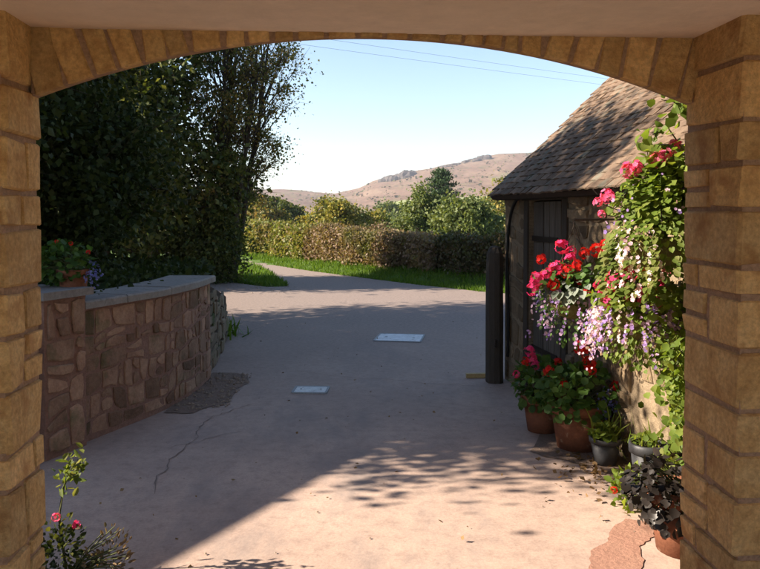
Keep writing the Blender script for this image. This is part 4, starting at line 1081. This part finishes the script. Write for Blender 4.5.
bush('leafy_bush', 'large rounded green bush behind the hedge next to the shed', (3.4, 30), (1.25, 1.2, 1.2), 16000, .14, 'lf_green', 63, lobes=[((0, 0, 1.25), (1.2, 1.1, 1.1)), ((1.1, .3, .9), (.9, .9, .9))])
bush('leafy_bush', 'taller green bush below the conifer, left of the largest green bush', (1.9, 34), (1.1, 1.1, 1.5), 12000, .15, 'lf_green', 64, lobes=[((.25, 0, 2.1), (.75, .7, 1.1)), ((-.5, 0, 1.35), (.9, .85, 1.05))])
bush('orange_bush', 'low orange brown bush between the yellow bush and green bushes', (1.35, 40), (1.0, .9, 1.0), 6000, .15, 'lf_orange', 65, lobes=[((.3, 0, .9), (.7, .7, .7)), ((-.4, 0, .75), (.7, .7, .6))], ncl=50)
bush('brown_bush', 'low russet scrub behind the middle of the hedge', (.2, 40), (1.0, 1.0, .8), 5000, .15, 'lf_brown', 66, ncl=50)
bush('dark_tree', 'dark round tree far behind the stubble at left', (-8.6, 62), (2.0, 2.0, 1.6), 12000, .28, 'lf_mid', 67, cat='tree')
bush('olive_tree', 'pale olive tree beside the dark round tree above the hedge', (-7.7, 50), (1.2, 1.2, 1.2), 9000, .22, 'lf_autumn', 68, cat='tree')
bush('olive_tree', 'spreading olive tree partly behind the open branched tree', (-11.5, 58), (2.2, 2.0, 1.8), 12000, .26, 'lf_autumn', 69, cat='tree')
bush('distant_tree', 'small grey green tree in the field below the crag', (3.0, 120), (4.2, 3, 3.2), 7000, .45, 'lf_green', 70, cat='tree')
bush('distant_tree', 'far green tree rising just above the shed eaves corner', (11.6, 66), (3.0, 2.5, 4.0), 9000, .3, 'lf_yellow', 71, cat='tree')
bush('distant_tree', 'far dark tree at the left edge of the valley', (-4.5, 96), (3.4, 3, 2.2), 8000, .4, 'lf_mid', 72, cat='tree')

# conifer
def conifer():
    loc = (4.75, 58, terrain_h(4.75, 58)); g_ = np.random.default_rng(90); t = thing('pine_tree', 'dark spreading conifer standing above the green bushes', 'tree', loc, 0, G2)
    H = 4.75 - loc[2]; mb = MB(); mb.tube([(0, 0, -.2), (.05, 0, H * .5), (0, 0, H)], [.22, .14, .03], 8)
    P = []; D = []
    for k in range(46):
        f = .35 + .65 * k / 45; z = H * f; a = k * 2.4; l = (1 - f) ** .7 * 3.2 * g_.uniform(.55, 1.15) + .2
        e = Vector((l * math.cos(a), l * math.sin(a), z + .12 * l)); mb.tube([(0, 0, z - .1), tuple(Vector((0, 0, z)).lerp(e, .5) - Vector((0, 0, .08))), tuple(e)], [.05, .03, .01], 4)
        m = 240; tt = g_.random(m) ** .7; B = np.outer(1 - tt, [0, 0, z]) + np.outer(tt, list(e)) + g_.normal(size=(m, 3)) * np.array([.22, .22, .09]); P.append(B); D.append(np.tile(list(e.normalized()), (m, 1)) + g_.normal(size=(m, 3)) * .6)
    mb.build('trunk', M['bark'], t); P = np.concatenate(P)
    scatter('crown', T_RHOMB, P, .17 * g_.uniform(.6, 1.3, len(P)), M['lf_pine'], t, D=np.concatenate(D), rng=g_, aspect=.5)
conifer()

# hedge
def hedge(name, label, x0, x1, hgt, n, lm, seed, leaf=.075):
    g_ = np.random.default_rng(seed); t = thing(name, label, 'hedge', (x0, hedge_y(x0), terrain_h(x0, hedge_y(x0))), 0, 'roadside hedge')
    off = np.array([x0, hedge_y(x0), terrain_h(x0, hedge_y(x0))])
    x = g_.uniform(x0, x1, n); y = np.array([hedge_y(a) for a in x]); h = np.array([interp(hgt, a) for a in x]); h = h * (1 + .10 * np.sin(x * 2.1 + 1) * np.sin(x * .9) + .05 * np.sin(x * 7.3))
    z0 = np.array([terrain_h(a, b) for a, b in zip(x, y)])
    a = g_.random(n); wd_ = .5 + .10 * np.sin(x * 5.1) * np.sin(x * 2.3)
    side = g_.random(n); f = g_.random(n) ** .8
    # shell: front, back and top faces with some depth
    wz = np.where(side < .52, f, np.where(side < .68, f, 1)); oy = np.where(side < .52, -wd_, np.where(side < .68, wd_, (g_.random(n) * 2 - 1) * wd_))
    rough_ = .11 * np.sin(x * 3.1 + wz * 5) * np.sin(x * 8.7 + wz * 11)
    oy = oy * (1 - .25 * (wz - .55).clip(0) * 2) + rough_ + g_.normal(size=n) * .07; zz = wz * h + g_.normal(size=n) * .06
    nx, ny = .57, .82                                  # across the hedge
    P = np.stack([x + oy * nx, y + oy * ny, z0 + zz], 1) - off
    scatter('foliage', T_RHOMB, P, leaf * g_.uniform(.5, 1.3, n), M[lm], t, D=g_.normal(size=(n, 3)) + np.array([0, 0, .5]), rng=g_, aspect=.8)
    mb = MB(); m = int(abs(x1 - x0) * 16)
    for k in range(m):
        xx = x0 + (x1 - x0) * (k + g_.random()) / m; b = Vector((xx, hedge_y(xx), terrain_h(xx, hedge_y(xx)) - .05)) - Vector(off); hh = interp(hgt, xx)
        q = Vector((g_.normal() * .25 - .1, g_.normal() * .25 - .15, hh * g_.uniform(.7, 1.04))); mb.tube([b, b + q * .5 + Vector((g_.normal() * .08, g_.normal() * .08, 0)), b + q], [.022, .014, .005], 4, cap=False)
    mb.build('stems', M['bark'], t)
    # the dense dark heart of the hedge
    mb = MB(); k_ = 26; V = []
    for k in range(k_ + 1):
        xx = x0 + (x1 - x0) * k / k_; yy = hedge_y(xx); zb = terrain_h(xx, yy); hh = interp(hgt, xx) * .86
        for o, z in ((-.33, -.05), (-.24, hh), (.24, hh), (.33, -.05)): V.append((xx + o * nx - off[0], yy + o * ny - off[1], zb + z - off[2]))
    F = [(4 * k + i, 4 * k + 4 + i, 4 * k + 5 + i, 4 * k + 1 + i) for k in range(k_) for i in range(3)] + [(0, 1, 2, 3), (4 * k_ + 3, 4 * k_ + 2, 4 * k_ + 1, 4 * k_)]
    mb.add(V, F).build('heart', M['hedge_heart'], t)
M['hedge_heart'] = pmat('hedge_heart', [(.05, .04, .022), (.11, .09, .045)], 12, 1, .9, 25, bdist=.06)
HH = [(-9, 1.15), (-4.4, .98), (-.8, .78), (2.5, .64), (7, .66), (12.5, .66)]
hedge('hedge', 'leafy yellow green stretch of hedge across the road at left', -9, -1.9, HH, 34000, 'lf_hedge', 101, .095)
hedge('hedge', 'reddish brown clipped middle stretch of hedge behind the grass verge', -1.9, 1.55, HH, 26000, 'lf_hedge_red', 102, .075) if 'lf_hedge_red' in M else None
if 'lf_hedge_red' not in M:
    M['lf_hedge_red'] = lmat('lf_hedge_red', [(.20, .135, .09), (.28, .19, .13), (.17, .155, .06), (.32, .22, .16)], .3, clump=((.10, .12, .035), .8, .55))
    hedge('hedge', 'reddish brown clipped middle stretch of hedge behind the grass verge', -1.9, 1.55, HH, 26000, 'lf_hedge_red', 102, .075)
hedge('hedge', 'dark dense end of the hedge next to the shed post', 1.55, 12.5, [(1.55, .86)] + [(x, h_ + .1) for x, h_ in HH[3:]], 36000, 'lf_hedge_dark', 103, .075)

# grass: verge before the hedge, grass corner at the fork, tufts by the walls
def grass(name, label, pts, hmin, hmax, seed, mt='grass', parent=None):
    g_ = np.random.default_rng(seed); n = len(pts); P = np.array([(x, y, z) for x, y, z in pts])
    o = scatter(name, T_BLADE, P, g_.uniform(hmin, hmax, n), M[mt], parent, D=g_.normal(size=(n, 3)) * .45 + np.array([0, 0, 1]), rng=g_, aspect=1.6)
    return tag(o, label, kind='stuff')
g_ = np.random.default_rng(8)
EDGE = sorted([(14, 9), (9, 11.2), (5, 12.9), (3.4, 13.8), (2.1, 14.8), (.8, 16.3), (-.5, 18.1), (-1.9, 20.1), (-3.2, 22.3), (-4.5, 25), (-8, 32)])
pts = []
while len(pts) < 42000:
    x = g_.uniform(-7.5, 8); y0 = interp(EDGE, x) - .05; y1 = hedge_y(x) - .1
    y = y0 + (y1 - y0) * g_.random()
    if y1 > y0: pts.append((x, y, terrain_h(x, y) - .003))
grass('verge_grass', 'bright green grass verge along the foot of the hedge', pts, .06, .15, 1)
TRI = [(-1.98, 15.95), (-2.3, 17.2), (-2.75, 19), (-3.6, 21.9), (-4.5, 23.7), (-9, 26), (-12, 20.6), (-8, 19.6), (-5, 18.3), (-3.4, 16.9), (-2.4, 15.85)]
def inside(x, y, poly):
    c = False; j = len(poly) - 1
    for i in range(len(poly)):
        if (poly[i][1] > y) != (poly[j][1] > y) and x < (poly[j][0] - poly[i][0]) * (y - poly[i][1]) / (poly[j][1] - poly[i][1]) + poly[i][0]: c = not c
        j = i
    return c
pts = []
while len(pts) < 26000:
    x = g_.uniform(-9, -1.9); y = g_.uniform(15.7, 24.5)
    if inside(x, y, TRI): pts.append((x, y, -.03))
grass('corner_grass', 'grassy corner between the drive fork and the road', pts, .07, .17, 2)
pts = []
for k in range(3200):
    t_ = g_.random(); x = -2.18 - .6 * t_ + g_.normal() * .15; y = 9.4 + .9 * t_ + g_.normal() * .16; pts.append((x, y, max(-.01, .5 - .5 * (y - 8.6)) * .6 * (x < -2.2)))
grass('bank_grass', 'tufts of grass at the end of the low dry stone wall', pts, .08, .3, 3)
n = 5200; x = -2.1 - 3.2 * g_.random(n) ** 1.3; y = g_.uniform(4.7, 9.4, n); k_ = np.interp(y, [4.7, 5.6, 6.5, 9.4], [-.35, .1, .25, 0]); x = x + k_
o_ = -x - 1.75; P = np.stack([x, y, .83 + .10 * np.abs(o_) ** .7 + g_.random(n) * .10], 1)
tag(scatter('ground_cover', T_OVAL, P, g_.uniform(.03, .085, n), M['lf_dark'], D=g_.normal(size=(n, 3)) + np.array([0, 0, .3]), rng=g_), 'dark ivy and leaf litter covering the bank behind the wall', kind='stuff')
# loose gravel along the lit edge of the drive, fallen leaves on the concrete
peb = MB(); r = random.Random(12)
for k in range(900):
    if k < 600: t_ = r.random(); x = -2.0 - 5 * t_ + r.gauss(0, .15); y = 15.3 + 2.5 * t_ + r.gauss(0, .45); q = r.uniform(.004, .018)
    elif k < 800: x = r.uniform(-1.7, -1.25); y = r.uniform(5.9, 7.3); q = r.uniform(.006, .022)
    else: x = r.uniform(-1.6, 1.4); y = r.uniform(3.2, 10); q = r.uniform(.003, .009)
    peb.add([(x + q * r.uniform(.7, 1.2) * a, y + q * r.uniform(.7, 1.2) * b, .004 + q * c) for a, b, c in ((1, 0, .2), (0, 1, .2), (-1, 0, .2), (0, -1, .2), (.1, .1, .9), (0, 0, -.1))], [(0, 1, 4), (1, 2, 4), (2, 3, 4), (3, 0, 4), (1, 0, 5), (2, 1, 5), (3, 2, 5), (0, 3, 5)])
tag(peb.build('loose_gravel', M['gravel']), 'loose stones and gravel lying on the driveway', kind='stuff')
n = 85; P = np.stack([g_.uniform(-1.7, 1.5, n), 3.1 + 8 * g_.random(n) ** 1.6, np.full(n, .010)], 1)
tag(scatter('fallen_leaves', T_RHOMB, P, g_.uniform(.012, .03, n), M['lf_dry'], Nrm=g_.normal(size=(n, 3)) * .25 + np.array([0, 0, 1]), rng=g_), 'small fallen leaves scattered over the concrete', kind='stuff')

# ================================================================== OUT OF FRAME, BUT CASTING THE SHADE
ob = thing('outbuilding', 'low gabled stone outbuilding left of the archway', 'building', (-8, 4.72, 0))
zr, ze = 3.79, 2.45
V = [(x, y, z) for x in (-1.5, 1.5) for y, z in ((-3.9, -.05), (3.6, -.05), (3.6, ze), (0, zr - .1), (-3.9, ze))]
MB().add(V, [(0, 1, 2, 3, 4), (9, 8, 7, 6, 5)] + [(i, 5 + i, 5 + (i + 1) % 5, (i + 1) % 5) for i in range(5)]).build('wall', M['rubble'], ob)
V = [(x, y, z) for x in (-1.6, 1.6) for y, z in ((-4.1, ze - .05), (0, zr), (3.8, ze - .05), (3.8, ze - .13), (0, zr - .09), (-4.1, ze - .13))]
MB().add(V, [(0, 1, 4, 5), (1, 2, 3, 4), (11, 10, 7, 6), (10, 9, 8, 7), (0, 6, 7, 1), (1, 7, 8, 2), (2, 8, 9, 3), (3, 9, 10, 4), (4, 10, 11, 5), (5, 11, 6, 0)]).build('roof', M['tile'], ob)

# power lines across the sky
A0, B0 = Vector((.54, 20, 5.97)), Vector((8.1, 26, 6.25)); dv = B0 - A0
for k, (dz, lab) in enumerate(((0, 'upper of two thin overhead wires crossing the sky'), (-.22, 'lower of two thin overhead wires crossing the sky'))):
    pts = []
    for i in range(25):
        f = -3.6 + 6.2 * i / 24; p = A0 + dv * f + Vector((0, 0, dz + .03 * (f - .6) ** 2 - .02)); pts.append(tuple(p))
    tag(MB().tube(pts, .0028, 4).build('overhead_wire', M['rubber']), lab, 'wire', 'overhead wires')
    if k == 0: ends = (Vector(pts[0]), Vector(pts[-1]))
for e, lab in zip(ends, ('timber pole carrying the wires behind the left trees', 'timber pole carrying the wires beyond the shed')):
    t = thing('utility_pole', lab, 'pole', (e.x, e.y, terrain_h(e.x, e.y)), 0, 'poles for the overhead wires'); hz = e.z - terrain_h(e.x, e.y)
    MB().tube([(0, 0, -.2), (0, 0, hz + .3)], [.13, .09], 10).build('shaft', M['dark_wood'], t)
    MB().box((0, 0, hz - .02), (.08, .9, .08)).build('crossarm', M['dark_wood'], t)

# thin autumn haze lying over the valley
hz = MB().box((0, 700, 45), (3600, 4400, 130)); hm = bpy.data.materials.new('haze'); hm.use_nodes = True; ht = hm.node_tree
ht.nodes.remove(ht.nodes['Principled BSDF']); pv = ht.nodes.new('ShaderNodeVolumePrincipled'); pv.inputs['Color'].default_value = (.80, .84, .95, 1); pv.inputs['Density'].default_value = .00028; pv.inputs['Anisotropy'].default_value = .2
ht.links.new(pv.outputs[0], ht.nodes['Material Output'].inputs['Volume'])
tag(hz.build('haze', hm), 'thin pale haze over the valley', kind='stuff')
